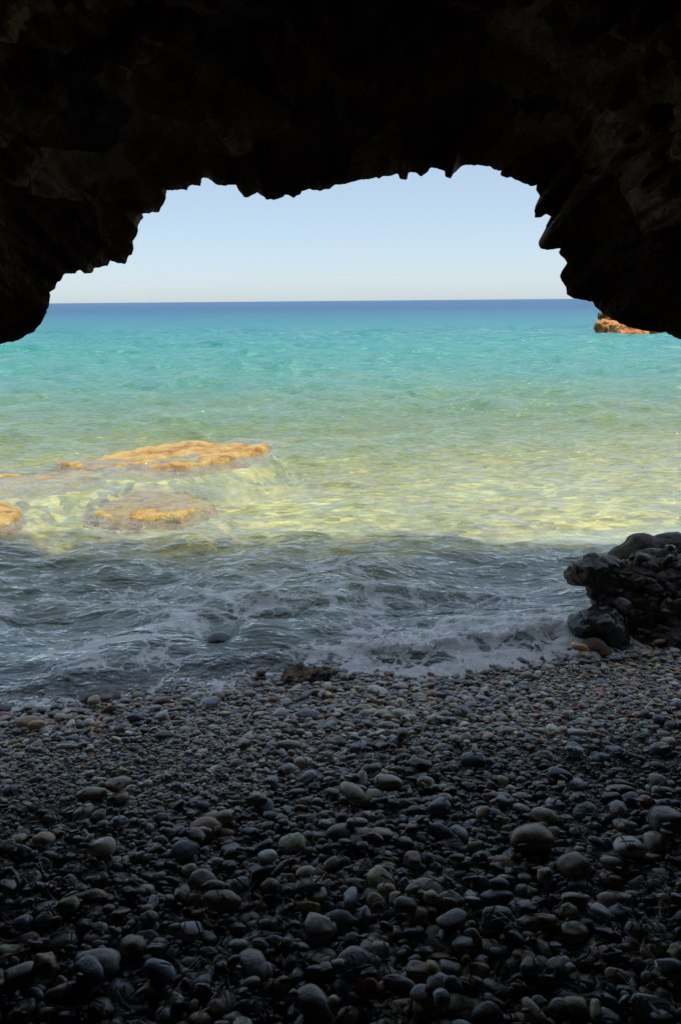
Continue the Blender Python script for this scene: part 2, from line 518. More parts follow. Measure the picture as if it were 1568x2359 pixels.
def roughen(me, terms, seed=0):
    """terms: ('f', scale, amp) fbm, ('v', scale, amp) cobbles, ('r', scale, amp) ridged cracks"""
    n = len(me.vertices)
    co = np.empty(n * 3, np.float32)
    me.vertices.foreach_get('co', co)
    co = co.reshape(-1, 3).astype(np.float64)
    no = np.empty(n * 3, np.float32)
    me.vertex_normals.foreach_get('vector', no)
    no = no.reshape(-1, 3)
    d = 0
    for t, sc, am in terms:
        q = co * sc + seed * 3.7
        if t == 'f':
            d = d + am * fbm(q, 5, seed)
        elif t == 'v':
            q = q + 0.25 * np.stack([fbm(q * 1.3 + 5 * k, 2, seed + k) for k in range(3)], 1)
            f1, f2, cid = voronoi(q, seed)
            dome = np.sqrt(np.clip(f2 - f1, 0, 0.6) / 0.6)
            d = d + am * (dome * (0.4 + 0.9 * cid) - 0.4)
        elif t == 'b':                                 # broken blocks and ledges
            q = q * np.array([1, 1, 1.7]) + 0.3 * np.stack([fbm(q * 1.1 + 5 * k, 3, seed + k) for k in range(3)], 1)
            f1, f2, cid = voronoi(q, seed)
            d = d + am * ((cid - 0.5) * 1.6 * sstep(0, 0.10, f2 - f1) - 0.5 * (1 - sstep(0, 0.07, f2 - f1)))
        elif t == 'r':
            d = d - am * np.clip(1 - np.abs(fbm(q, 3, seed)) * 9, 0, 1)
    co = co + no * np.reshape(d, (-1, 1))
    me.vertices.foreach_set('co', co.astype(np.float32).ravel())
    me.polygons.foreach_set('use_smooth', np.ones(len(me.polygons), bool))
    me.update()
    return me


def rock(name, lumps, voxel, smooth, terms, material, seed=0, box=0.0):
    me = remeshed(lumps, voxel, box)
    mesh_smooth(me, smooth)
    roughen(me, terms, seed)
    me.name = name
    me.materials.clear()
    me.materials.append(material)
    return link(name, me)


def lump_px(px, py, Y, rpx, rz=None, ry=None, roll=0.0):
    """a lump seen at (px, py) at distance Y with the radius rpx (photo units)"""
    c = at(px, py, Y)
    r = rpx / F * np.linalg.norm(c - EYE)
    k = np.linalg.norm(c - EYE) / F
    return (c, (r, (ry * k if ry else r * 0.9), (rz * k if rz else r)), np.array(Euler((0, roll, 0)).to_matrix()))


ID3 = np.eye(3)

# ------------------------------------------------------------------ the cave
Z1 = [(0,1588),(30,1575),(70,1572),(105,1557),(125,1545),(165,1527),(170,1510),(200,1475),(210,1445),(220,1435),(215,1425),(230,1405),(230,1350),(255,1330),(265,1300),(290,1285),(292,1265),(325,1258),(350,1260),(352,1248),(370,1245),(390,1262),(425,1257),(432,1238),(470,1228),(505,1222),(508,1200),(540,1212),(575,1217),(590,1190),(612,1160),(615,1135),(610,1110),(632,1085),(635,1050),(650,1020),(663,1000),(655,985),(735,978),(740,962),(765,925),(768,875),(820,873),(868,875),(870,855),(890,850),(925,860),(930,820),(960,824),(985,843),(1040,858),(1045,850),(1088,852),(1100,875),(1125,907),(1145,908),(1170,890),(1185,890),(1215,905),(1225,918),(1260,922),(1290,910),(1320,895),(1355,910),(1385,895),(1390,880),(1420,873),(1465,880),(1520,868),(1540,855),(1568,850)]
Z2 = [(50,842),(85,830),(105,826),(130,822),(165,815),(178,828),(195,812),(235,810),(262,802),(275,825),(290,830),(305,822),(312,792),(345,792),(372,814),(395,800),(412,772),(445,775),(475,790),(485,815),(505,826),(525,798),(555,768),(600,758),(640,762),(690,768),(720,785),(745,782),(735,805),(745,816),(785,818),(820,835),(860,850),(870,860),(885,858),(902,852),(897,878),(917,910),(900,945),(890,970),(893,1002),(915,1002),(948,985),(975,1003),(968,1022),(945,1040),(940,1070),(912,1110),(915,1140),(945,1152),(975,1150),(1015,1140),(1003,1160),(1025,1190),(1048,1215),(1030,1230),(1012,1260),(1015,1290),(1035,1325),(1040,1355),(1075,1375),(1125,1380),(1160,1390),(1170,1415),(1190,1430),(1230,1460),(1290,1490),(1340,1510),(1400,1525),(1500,1530),(1530,1555),(1568,1565)]
outline = [(-420, 2100), (-400, 1700), (-330, 1350), (-220, 1020), (-110, 860), (-40, 815)]
outline += [(x / 2, y / 2) for x, y in Z1] + [(784 + x / 2, y / 2) for x, y in Z2]
outline += [(1620, 805), (1720, 900), (1830, 1080), (1920, 1350), (1980, 1700), (2000, 2100)]
outline = np.array(outline, float)


def build_cave():
    seg = np.linalg.norm(np.diff(outline, axis=0), axis=1)
    s = np.concatenate([[0], np.cumsum(seg)])
    NS = 1100
    t = np.linspace(0, s[-1], NS)
    px = np.interp(t, s, outline[:, 0])
    py = np.interp(t, s, outline[:, 1])
    # small tooth noise on the traced rim
    fine = fbm(p3(t / 9.0, t * 0 + 3.3), 3, 5)
    nx = -np.gradient(py)
    ny = np.gradient(px)
    nl = np.hypot(nx, ny) + 1e-9
    px = px + nx / nl * fine * 3.6
    py = py + ny / nl * fine * 3.6
    # how far away each bit of the rim is
    D = np.interp(px, [-420, 0, 250, 500, 784, 1100, 1300, 1568, 2000], [3.6, 3.7, 4.0, 3.85, 3.75, 3.85, 3.8, 3.65, 3.6])
    D = D + 0.10 * fbm(p3(t / 60, t * 0), 3, 9)
    rim = np.array([at(a, b, d) for a, b, d in zip(px, py, D)])
    c0 = np.array([0.0, 1.1])
    prof = rim[:, [0, 2]]
    # rings from the rim inward (towards and behind the camera)
    tin = np.concatenate([[0, .012, .03, .055, .085, .12, .16, .21, .27], np.linspace(.34, 3.2, 66), np.linspace(3.3, 9.2, 46)])
    rings = []
    for k, ti in enumerate(tin):
        w = min(60.0, 2 + 90 * ti)
        p = smooth1(prof, w) if ti > 0.02 else prof
        blend = min(1, ti / 0.35)
        p = prof * (1 - blend) + p * blend if ti < 0.35 else p
        g = 1 + 0.05 * min(1, ti / 0.06) + 0.34 * (1 - math.exp(-ti / 0.75)) + 0.085 * ti
        q = c0 + (p - c0) * g
        yy = smooth1(D[:, None], min(120, 1 + 60 * ti))[:, 0] - ti
        if ti > 7.2:                                   # the back of the cave closes
            f = math.sqrt(max(0.0, 1 - ((ti - 7.2) / 2.0) ** 2))
            q = c0 + (q - c0) * max(f, 0.02)
        rings.append(np.stack([q[:, 0], yy, q[:, 1]], 1))
    inner = np.array(rings)                            # (rings, NS, 3)
    # the outer face: out from the rim and up to an unseen cliff top, then back over the cave
    rings = []
    pr = smooth1(prof, 14)
    xs = rim[:, 0]
    top_z = lambda x: 26 + 3.6 * np.exp(-((x - 4.5) / 1.0) ** 2) - 2.2 * np.exp(-((x - 6.5) / 0.7) ** 2) + 0.7 * np.sin(x * 2.1 + 1) + 0.5 * np.sin(x * 4.7) + 0.3 * np.sin(x * 9.1 + 2)  # unseen crest, its heights shaped to throw the shadow edge on the water
    for ti, sc, yo in ((0.02, 1.03, .03), (0.08, 1.08, .09), (.2, 1.14, .15), (.4, 1.22, .2)):
        q = c0 + (prof * (1 - min(1, ti * 2.5)) + pr * min(1, ti * 2.5) - c0) * sc
        rings.append(np.stack([q[:, 0], D + yo, q[:, 1]], 1))
    ang = np.arctan2(pr[:, 1] - c0[1], pr[:, 0] - c0[0])
    last = rings[-1]
    a01 = np.linspace(0, 1, NS)
    for j, f in enumerate(np.linspace(0.12, 1, 9)):    # spread to a wide cliff face
        tx = np.interp(a01, [0, .22, .78, 1], [-16, -9, 9, 16])
        tx = np.where(np.abs(last[:, 0] * 1.6) > np.abs(tx), last[:, 0] * 1.6, tx)
        tz = np.interp(a01, [0, .04, .12, .88, .96, 1], [-1.5, 14.0, 22, 22, 14, -1.5])
        tz = np.where(tz >= 21.99, top_z(tx), tz)
        q = last.copy()
        q[:, 0] = last[:, 0] * (1 - f) + tx * f
        q[:, 2] = last[:, 2] * (1 - f ** 0.8) + tz * f ** 0.8
        q[:, 1] = last[:, 1] + 0.05 * f
        rings.append(q)
    last = rings[-1]
    for yb, zb in ((0.5, 0.25), (2, 1.2), (4, 2.2), (7, 3.2), (11, 4), (16, 4.5)):
        q = last.copy()
        q[:, 1] = last[:, 1] - yb
        q[:, 2] = last[:, 2] + np.where(last[:, 2] > 3, zb, 0)
        rings.append(q)
    q = last.copy()
    q[:, 1] = -13
    q[:, 2] = -1.5
    rings.append(q)
    outer = np.array(rings)
    # relief of the inner rock: blocks, embedded cobbles, grain
    nrm = grid_normals(inner)
    P = inner.reshape(-1, 3)
    cen = np.stack([np.zeros(len(P)), P[:, 1], np.full(len(P), 1.1)], 1)
    n = nrm.reshape(-1, 3)
    sgn = np.sign(np.sum((cen - P) * n, 1))
    n = n * sgn[:, None]                               # towards the inside
    tt = np.repeat(tin, NS)
    q = P * np.array([1.0, 1.25, 1.5])
    warp = 0.35 * np.stack([fbm(q * 1.1 + 9 * k, 3, 20 + k) for k in range(3)], 1)
    big = fbm(P * 0.9, 4, 31)
    f1, f2, cid = voronoi((q + warp) * 1.7, 40)
    slab = (cid - 0.5) * 0.9 + np.sqrt(np.clip(f2 - f1, 0, .5) / .5) * 0.6
    g1, g2, gid = voronoi((q + warp * 0.6) * 4.6, 50)
    cob = np.sqrt(np.clip(g2 - g1, 0, .55) / .55) * (0.3 + gid)
    h1, h2, hid = voronoi((q + warp * 0.5) * 11.0, 60)
    peb = np.sqrt(np.clip(h2 - h1, 0, .6) / .6) * (0.2 + hid)
    fin = fbm(P * 9, 4, 70)
    amp = sstep(0.05, 0.5, tt)
    amp_s = sstep(0.0, 0.15, tt)
    d = amp * (0.20 * big + 0.085 * (slab - 0.5) + 0.10 * (cob - 0.5)) + amp_s * (0.05 * (peb - 0.5) + 0.025 * fin)
    # keep the passage clear of the sight line near the rim: only outward there
    d = np.where(tt < 0.3, np.minimum(d, 0.01 + 0.05 * tt), d)
    P = P + n * d[:, None]
    inner = P.reshape(inner.shape)
    allr = np.concatenate([outer[::-1], inner], 0)
    me = mesh_np('cave', allr.reshape(-1, 3), grid_faces(len(allr), NS), M['cave'], True)
    o = link('cave', me)
    o['kind'] = 'structure'
    return o


build_cave()

# ------------------------------------------------------------------ beach and seabed: one sheet
def build_ground():
    ys = np.concatenate([np.arange(-12, 0, 0.5), np.arange(0, 17, 0.06), 17 * 1.035 ** np.arange(0, 208)])
    us = np.linspace(-1, 1, 401)
    us = us * (0.4 + 0.6 * us * us)
    X = us[None, :] * (0.9 * np.abs(ys[:, None]) + 7.0)
    Y = np.repeat(ys[:, None], len(us), 1)
    Z = beach_z(X, Y)
    s = Y - shore_y(X)
    Z = Z - np.where(s < 1.2, 0.075, 0.075 * (1 - sstep(1.2, 2.2, s)))       # the pebbles fill up the rest
    P = p3(X * 0.8, Y * 0.8)
    Z = Z + sstep(1.0, 4.0, s) * 0.10 * fbm(P, 4, 3).reshape(Z.shape)
    for S in SLABS:
        lo, hi = S[0].min(0) - 2.1, S[0].max(0) + 2.1
        m_ = (X > lo[0]) & (X < hi[0]) & (Y > lo[1]) & (Y < hi[1])
        Z[m_] = np.maximum(Z[m_], slab_bank(X[m_], Y[m_], S))
    Z = Z + 0.10 * sstep(3.2, 9, np.abs(X)) * np.where(s < 0, 1, 0)
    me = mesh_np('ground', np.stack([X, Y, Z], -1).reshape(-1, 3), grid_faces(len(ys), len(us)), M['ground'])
    o = link('ground', me)
    o['kind'] = 'structure'



# ------------------------------------------------------------------ rocks in and by the water
CAVEROCK = 'rocks at the water'

# the conglomerate boulder on the right, full of cobbles
main = [lump_px(1500, 1398, 5.35, 102), lump_px(1600, 1410, 5.4, 118), lump_px(1470, 1350, 5.35, 66), lump_px(1420, 1335, 5.3, 45, 38),
        lump_px(1352, 1314, 5.22, 52, 33, 48, -0.25), lump_px(1395, 1365, 5.25, 38), lump_px(1372, 1345, 5.22, 30), lump_px(1388, 1318, 5.27, 42, 39), lump_px(1415, 1375, 5.25, 46), lump_px(1440, 1425, 5.2, 48),
        lump_px(1500, 1455, 5.15, 70, 45), lump_px(1580, 1470, 5.1, 95, 55), lump_px(1540, 1335, 5.35, 55), lump_px(1700, 1415, 5.4, 125), lump_px(1800, 1420, 5.4, 125)]
b = rock('boulder', main, 0.016, 5, [('f', 3.0, 0.06), ('b', 4, 0.05), ('b', 10, 0.022), ('f', 22, 0.012), ('f', 60, 0.004)], M['boulder'], 3)
tag(b, 'large dark conglomerate boulder studded with cobbles at the right waterline', 'boulder')
BOULDER = b

b = rock('rounded_rock', [lump_px(1478, 1275, 5.75, 50, 47), lump_px(1440, 1290, 5.75, 45, 40, roll=-0.3), lump_px(1548, 1280, 5.8, 62, 54), lump_px(1640, 1290, 5.8, 80, 66), lump_px(1730, 1310, 5.8, 90, 70)] + [lump_px(x, 1370, 5.8, 90) for x in (1480, 1560, 1650, 1740)], 0.016, 4, [('f', 3.2, 0.05), ('f', 13, 0.010), ('r', 5, 0.012)], M['smooth_rock'], 8)
tag(b, 'smooth rounded brown rock rising behind the conglomerate boulder', 'rock')

b = rock('wet_rock', [lump_px(1362, 1432, 5.06, 48, 30, 50, -0.3), lump_px(1402, 1430, 5.12, 42, 38), lump_px(1345, 1450, 5.05, 34, 26), lump_px(1400, 1465, 5.05, 45, 40)], 0.011, 5, [('f', 4, 0.055), ('f', 12, 0.014), ('r', 6, 0.008)], M['wet_rock'], 12)
tag(b, 'glossy black wet rock at the left foot of the conglomerate boulder', 'rock')


def ground_lumps(px, py, z, dims, n=3, seed=0, yaw=0.0):
    """a stone of the half sizes dims standing at the height z"""
    rr = random.Random(seed)
    c = on_plane(px, py, z)
    rm = rotz(yaw)
    L = [(c, dims, rm)]
    for k in range(n):
        off = np.array([rr.uniform(-.6, .6) * dims[0], rr.uniform(-.5, .5) * dims[1], rr.uniform(-.2, .35) * dims[2]])
        f = rr.uniform(0.45, 0.7)
        L.append((c + rm @ off, tuple(d * f for d in dims), rot_euler(rr.gauss(0, .4), rr.gauss(0, .4), rr.uniform(0, 6))))
    return L


def small_rock(name, px, py, z, dims, material, label, cat='rock', n=3, seed=0, yaw=0.0, terms=None, vox=0.008, sm=3):
    o = rock(name, ground_lumps(px, py, z, dims, n, seed, yaw), vox, sm, terms or [('f', 9, 0.018), ('f', 34, 0.005)], material, seed)
    tag(o, label, cat)
    return o


small_rock('surf_boulder', 506, 1476, 0.055, (0.105, 0.10, 0.062), M['wet_rock'], 'round dark grey stone with a wet sheen alone in the surf', 'stone', 0, 21, terms=[('f', 5, 0.008)], sm=2)
small_rock('surf_rock', 1364, 1496, 0.02, (0.10, 0.085, 0.085), M['brown_rock'], 'rounded brown stone in white foam below the black wet rock', 'stone', 1, 22, terms=[('f', 7, 0.012)])
small_rock('brown_rock', 705, 1556, 0.015, (0.17, 0.10, 0.05), M['brown_rock'], 'low rough rusty brown rock lying on the middle waterline', 'rock', 4, 23, terms=[('f', 8, 0.03), ('b', 16, 0.02), ('f', 40, 0.008)], sm=2)
small_rock('shore_rock', 232, 1606, 0.01, (0.125, 0.09, 0.055), M['grey_rock'], 'low dark wedge of wet rock at the left waterline', 'rock', 2, 24)
small_rock('sunken_rock', 243, 1408, -0.06, (0.16, 0.09, 0.06), M['brown_rock'], 'reddish brown rock just awash in the shaded water on the left', 'rock', 2, 25)
small_rock('sunken_rock', 1165, 1392, -0.11, (0.24, 0.13, 0.07), M['brown_rock'], 'dim brown rock under the shaded water left of the boulder', 'rock', 2, 26)
small_rock('sunken_rock', 145, 1572, -0.02, (0.18, 0.10, 0.05), M['grey_rock'], 'dark rock washed by foam just above the left waterline wedge', 'rock', 2, 27)

# flat ochre slabs just under the surface, out in the sun
SLABS = []                                             # (outline, top height, slope, seed): kept for the water depth over them


def slab_sd(x, y, S):
    """distance inside the ragged edge of a slab"""
    poly, top, tilt, seed = S
    xr = x + 0.22 * fbm(p3(x * 2.6, y * 2.6, seed), 4, seed)
    yr = y + 0.32 * fbm(p3(x * 2.6, y * 2.6, seed + 4.4), 4, seed + 1)
    d = np.full(x.shape, 9.0)
    inside = np.zeros(x.shape, bool)
    n = len(poly)
    for k in range(n):
        a, b_ = poly[k], poly[(k + 1) % n]
        e = b_ - a
        t = np.clip(((xr - a[0]) * e[0] + (yr - a[1]) * e[1]) / (e @ e), 0, 1)
        d = np.minimum(d, np.hypot(xr - a[0] - t * e[0], yr - a[1] - t * e[1]))
        c = ((a[1] > yr) != (b_[1] > yr)) & (xr < e[0] * (yr - a[1]) / (e[1] + 1e-12) + a[0])
        inside ^= c
    return np.where(inside, d, -d)


def slab_bank(x, y, S):
    """the sand banked up round a slab"""
    return (S[1] - 0.17 + 1.2) * sstep(-1.2, -0.05, slab_sd(x, y, S)) - 1.2


def slab_height(x, y, S):
    """height of a slab's top over the plan; falls off steeply at its edge"""
    poly, top, tilt, seed = S
    sd = slab_sd(x, y, S)
    f1, f2, cid = voronoi(p3(x * 1.5, y * 1.1, 0.5), seed)
    z = top + tilt * (y - poly[:, 1].mean()) + 0.035 * fbm(p3(x * 2.5, y * 2.5), 4, seed + 2) + 0.03 * (cid - 0.5) * sstep(0, 0.3, f2 - f1) + 0.02 * fbm(p3(x * 7, y * 7), 3, seed + 5)
    return np.where(sd > -0.7, (z + 0.95) * (0.6 * sstep(-0.5, -0.1, sd) + 0.4 * sstep(-0.16, 0.08, sd)) - 0.95, -9.0)


def slab(pts, label, seed, top, tilt=0.05):
    poly = np.array([on_plane(px, py, top)[:2] for px, py in pts])
    S = (poly, top, tilt, seed)
    SLABS.append(S)
    lo, hi = poly.min(0) - 0.8, poly.max(0) + 0.8
    xs, ys = np.arange(lo[0], hi[0], 0.035), np.arange(lo[1], hi[1], 0.035)
    X, Y = np.meshgrid(xs, ys)
    Z = slab_height(X.ravel(), Y.ravel(), S)
    Z = np.maximum(Z, -0.97)
    V = np.stack([X.ravel(), Y.ravel(), Z], 1)
    V = V + 0.012 * np.stack([fbm(V * 14 + 3 * k, 3, seed + k) for k in range(3)], 1)
    o = link('rock_slab', mesh_np('rock_slab', V, grid_faces(len(ys), len(xs)), M['slab']))
    tag(o, label, 'rock slab')


slab([(136, 1059), (194, 1056), (282, 1044), (308, 1033), (387, 1025), (563, 1019), (611, 1030), (594, 1040), (528, 1059), (440, 1070), (374, 1079), (238, 1079), (189, 1078), (145, 1067)],
     'long flat orange rock slab breaking the sunlit sea surface', 31, 0.05, 0.035)
slab([(207, 1185), (260, 1154), (264, 1141), (317, 1132), (396, 1130), (440, 1145), (473, 1154), (458, 1172), (414, 1189), (334, 1194), (282, 1194), (260, 1205), (224, 1205), (211, 1194)],
     'blurred orange rock slab under the water nearer the beach than the long slab', 32, -0.04, 0.02)
slab([(-80, 1085), (0, 1088), (60, 1091), (90, 1082), (150, 1079), (230, 1088), (235, 1098), (140, 1108), (60, 1121), (0, 1119), (-80, 1126)],
     'orange rock shelf reaching in from the left edge beside the long slab', 33, -0.005, 0.0)
slab([(-90, 1158), (0, 1162), (35, 1164), (52, 1175), (45, 1190), (10, 1201), (0, 1208), (-90, 1215)],
     'small orange rock cut by the left edge just beyond the cave shadow', 34, 0.04, 0.03)

build_ground()

# the islet on the right, far out
def islet():
    Y = 55.0
    root = bpy.data.objects.new('sea_stack', None)
    root.location = (17.5, Y, 0)
    COL.objects.link(root)
    k = Y / F * 1.0
    low = [lump_px(1392, 752, Y, 26, 17), lump_px(1430, 752, Y, 40, 17), lump_px(1475, 760, Y, 40, 13), lump_px(1505, 766, Y, 24, 7), lump_px(1400, 766, Y, 30, 12), lump_px(1440, 768, Y, 55, 14), lump_px(1560, 770, Y + 2, 60, 20), lump_px(1640, 760, Y + 4, 70, 40)]
    hi = [lump_px(1393, 728, Y + .8, 17, 14), lump_px(1425, 735, Y + .9, 35, 17), lump_px(1470, 742, Y + 1.4, 50, 22), lump_px(1540, 735, Y + 3, 70, 35)]
    a = rock('ledge', low, 0.07, 3, [('f', .7, 0.25), ('v', 1.6, 0.16), ('f', 4, 0.10)], M['islet'], 41)
    c = rock('cap', hi, 0.07, 2, [('f', .8, 0.2), ('v', 2.2, 0.16), ('f', 5, 0.12)], M['islet_top'], 42)
    for o in (a, c):
        o.parent = root
        o.location = (-17.5, -Y, 0)
    tag(root, 'far orange and brown rock rising from the turquoise sea on the right', 'sea rock')


islet()

# ------------------------------------------------------------------ the sea
def bed_under(x, y):
    z = beach_z(x, y)
    for S in SLABS:
        lo, hi = S[0].min(0) - 2.1, S[0].max(0) + 2.1
        m_ = (x > lo[0]) & (x < hi[0]) & (y > lo[1]) & (y < hi[1])
        z[m_] = np.maximum(np.maximum(z[m_], slab_bank(x[m_], y[m_], S)), slab_height(x[m_], y[m_], S))
    return z


def build_sea():
    ys = [3.5]
    while ys[-1] < 9:
        ys.append(ys[-1] + 0.018)
    while ys[-1] < 70:
        ys.append(ys[-1] * 1.0055)
    while ys[-1] < 40000:
        ys.append(ys[-1] * 1.06)
    ys = np.array(ys)
    t = np.linspace(-1, 1, 620)
    us = t * (0.55 + 0.45 * t * t)
    X = us[None, :] * (0.95 * ys[:, None] + 3.2)
    Y = np.repeat(ys[:, None], len(us), 1)
    x, y = X.ravel(), Y.ravel()
    s = y - shore_y(x)
    gy = np.maximum(np.gradient(ys), 0.0)
    res = np.repeat(np.maximum(gy, np.gradient(us).mean() * (0.95 * ys + 3.2)), len(us))
    rr = random.Random(3)
    wx = 0.35 * fbm(p3(x * .5, y * .5), 3, 81)
    wy = 0.35 * fbm(p3(x * .5, y * .5, 7.7), 3, 82)
    h = 0
    for k in range(52):
        lam = 0.16 * (1.075 ** k)
        a = 0.0098 * lam ** 0.72
        th = rr.gauss(0.15, 0.55)
        kx, ky = math.sin(th), -math.cos(th)
        ph = (kx * (x + wx) + ky * (y + wy)) * 2 * math.pi / lam + rr.uniform(0, 7)
        w = 1 - np.abs(np.sin(ph / 2 + 0.8))           # peaked crests
        w = (w - 0.36) * 2.0
        h = h + a * w * np.clip((lam / res - 2.2) / 2, 0, 1)
    h = h * (0.75 + 0.6 * fbm(p3(x * .35, y * .7), 2, 84))
    amp = 0.30 + 0.70 * sstep(0.1, 1.0, s)
    h = h * amp * (1 + 0.6 * sstep(8, 20, y))
    # a small breaker running in along the shore
    var = fbm(p3(x * 1.1, s * 0), 3, 90)
    cr = 0.30 + 0.10 * var
    kk = sstep(-0.25, 0.35, x)
    front = np.where(s < cr, np.exp(-((s - cr) / 0.09) ** 2), np.exp(-((s - cr) / 0.28) ** 2))
    h = h + front * (0.032 + 0.045 * kk * (0.8 + 0.5 * var))
    h = h + (front * kk + 0.35 * np.exp(-(s / 0.15) ** 2)) * (0.030 * fbm(p3(x * 16, y * 16), 3, 98) + 0.016 * fbm(p3(x * 45, y * 45), 2, 99)) * (res < 0.06)
    cr2 = 0.62 + 0.14 * fbm(p3(x * .8, s * 0 + 5), 3, 91)
    f2 = np.where(s < cr2, np.exp(-((s - cr2) / 0.14) ** 2), np.exp(-((s - cr2) / 0.4) ** 2))
    h = h + f2 * 0.055 * (1 - kk) * (0.8 + 0.6 * var)
    cr3 = 1.35 + 0.25 * fbm(p3(x * .6, s * 0 + 9), 3, 92)
    f3 = np.where(s < cr3, np.exp(-((s - cr3) / 0.2) ** 2), np.exp(-((s - cr3) / 0.5) ** 2))
    h = h + f3 * 0.03 * (0.8 + 0.8 * fbm(p3(x * 1.2, s * 0 + 2), 2, 93))
    # hollow round the surf stone
    c = on_plane(506, 1476, 0.0)
    dd = np.hypot(x - c[0], y - c[1])
    h = h * (1 - 0.6 * np.exp(-(dd / 0.2) ** 2)) - 0.02 * np.exp(-((dd - 0.1) / 0.06) ** 2)
    h = np.where(s < 0.05, np.minimum(h, 0.012 + 0.2 * (s + 0.0) + 0.015 * fbm(p3(x * 6, y * 6), 3, 95)), h)
    bed = bed_under(x, y)
    h = np.where(s > 2.5, h * (1 - 0.4 * sstep(-0.25, -0.02, bed)), h)      # waves flatten over the slabs
    depth = np.maximum(h - bed, 0.0)
    clarity = 0.94 * np.exp(-depth / 0.95) * (1 - 0.55 * (1 - sstep(2.3, 3.3, s)) * sstep(0.0, 0.6, s))      # stirred up by the surf near the beach
    z = h + 0.004

    pat = fbm(p3(x * 1.6, y * 3.0, 1.5), 4, 96)
    foam = (0.75 + 0.6 * pat) * np.exp(-np.maximum(s, 0) / 0.11) + 0.38 * np.exp(-((s - 0.75) / 0.7) ** 2) + 0.20 * np.exp(-((s - 1.6) / 1.0) ** 2) + 0.16 * pat
    foam = foam + front * 1.15 * kk * (0.9 + 0.8 * pat) + 0.75 * kk * (1 - sstep(0.25, 0.42, s)) * (1 + 0.6 * pat) + f2 * (-0.12) * (1 - kk)
    foam = foam + 0.28 * sstep(0.3, 1.0, h / 0.06) * (1 - sstep(1.6, 2.4, s))
    # wash over the long slab
    for px, py, rx, am in ((385, 1046, .32, .85),):
        q = on_plane(px, py, 0.0)
        foam = foam + am * np.exp(-(((x - q[0]) / rx) ** 2 + ((y - q[1]) / (rx * .8)) ** 2))
    me = mesh_np('sea', np.stack([x, y, z], 1), grid_faces(len(ys), len(us)), M['water'], True, {'depth': depth, 'clarity': clarity, 'foam': np.clip(foam, 0, 1.4)})
    o = link('sea', me)
    o['kind'] = 'structure'


build_sea()

# ------------------------------------------------------------------ foam of the breaker: a mass of bubbles and drops
def build_foam():
    v0, f0 = ICO[1]
    pts = []
    rg = np.random.default_rng(4)
    n = 9000
    x = rg.uniform(-0.35, 2.0, n)
    var = fbm(p3(x * 1.1, x * 0), 3, 90)
    kk = sstep(-0.25, 0.6, x)
    cl = fbm(p3(x * 3.3, x * 0 + 1.7), 3, 97)
    keep = rg.random(n) < (0.30 + 0.9 * np.maximum(0, cl + 0.25)) * (0.2 + 0.8 * kk)
    sd = 0.30 + 0.10 * var - np.abs(rg.normal(0, 0.11, n)) + 0.05
    top = (0.02 + 0.09 * kk * (0.7 + 0.8 * cl)) * np.exp(-((sd - 0.27) / 0.15) ** 2)
    z = 0.012 + rg.random(n) ** 0.7 * np.maximum(top, 0.004) + 0.05 * rg.random(n) ** 7
    r0 = 0.0014 + 0.0042 * rg.random(n) ** 3
    pts = [tuple(q) for q in np.stack([x, shore_y(x) + sd, z, r0], 1)[keep]]
    # drops thrown up by the wet rock
    for px, py, n in ((1347, 1470, 26), (1380, 1462, 9), (1400, 1490, 25), (1330, 1440, 14), (890, 1478, 12)):
        for k in range(n):
            p = at(px + rg.normal(0, 5), py + rg.normal(0, 13), 5.02)
            pts.append((p[0], p[1], p[2], 0.0015 + 0.003 * rg.random() ** 2))
    P = np.array(pts)
    V = (v0[None] * P[:, None, 3:4] * rg.uniform(.7, 1.3, (len(P), 1, 3)) + P[:, None, :3]).reshape(-1, 3)
    Fc = (f0[None] + (np.arange(len(P)) * len(v0))[:, None, None]).reshape(-1, 3)
    o = link('sea_foam', mesh_np('sea_foam', V, Fc, M['foam']))
    tag(o, 'white foam and drops of the small breaker along the right waterline', 'foam', kind='stuff')


build_foam()

# ------------------------------------------------------------------ pebbles
PAL = {'grey': (.225, .215, .20), 'blue': (.165, .19, .235), 'tan': (.34, .28, .20), 'cream': (.45, .41, .33), 'brown': (.21, .145, .10),
       'slate': (.075, .085, .105), 'olive': (.23, .205, .135), 'red': (.29, .15, .105), 'pale': (.42, .43, .44), 'rose': (.33, .24, .23)}
PNAMES = list(PAL)
PW = np.array([.24, .19, .13, .06, .09, .12, .05, .03, .06, .03])
PW = PW / PW.sum()
PW_IN = np.array([.20, .21, .10, .03, .13, .22, .06, .02, .02, .01])      # darker mix of stones for the inner beach
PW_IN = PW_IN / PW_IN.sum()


def cube_sphere(n):
    V, Fc = {}, []

    def idx(p):
        k = tuple(np.round(p, 5))
        return V.setdefault(k, len(V))
    for ax in range(3):
        for sg in (-1, 1):
            for i in range(n):
                for j in range(n):
                    q = []
                    for a, b in ((0, 0), (1, 0), (1, 1), (0, 1)):
                        u, v = -1 + 2 * (i + a) / n, -1 + 2 * (j + b) / n
                        p = np.zeros(3)
                        p[ax] = sg
                        p[(ax + 1) % 3] = u
                        p[(ax + 2) % 3] = v
                        q.append(idx(p))
                    Fc.append(q if sg > 0 else q[::-1])
    P = np.array(list(V.keys()))
    P = P * np.sqrt(1 - (np.roll(P, 1, 1) ** 2) / 2 - (np.roll(P, 2, 1) ** 2) / 2 + (np.roll(P, 1, 1) ** 2) * (np.roll(P, 2, 1) ** 2) / 3)
    return P, np.array(Fc)


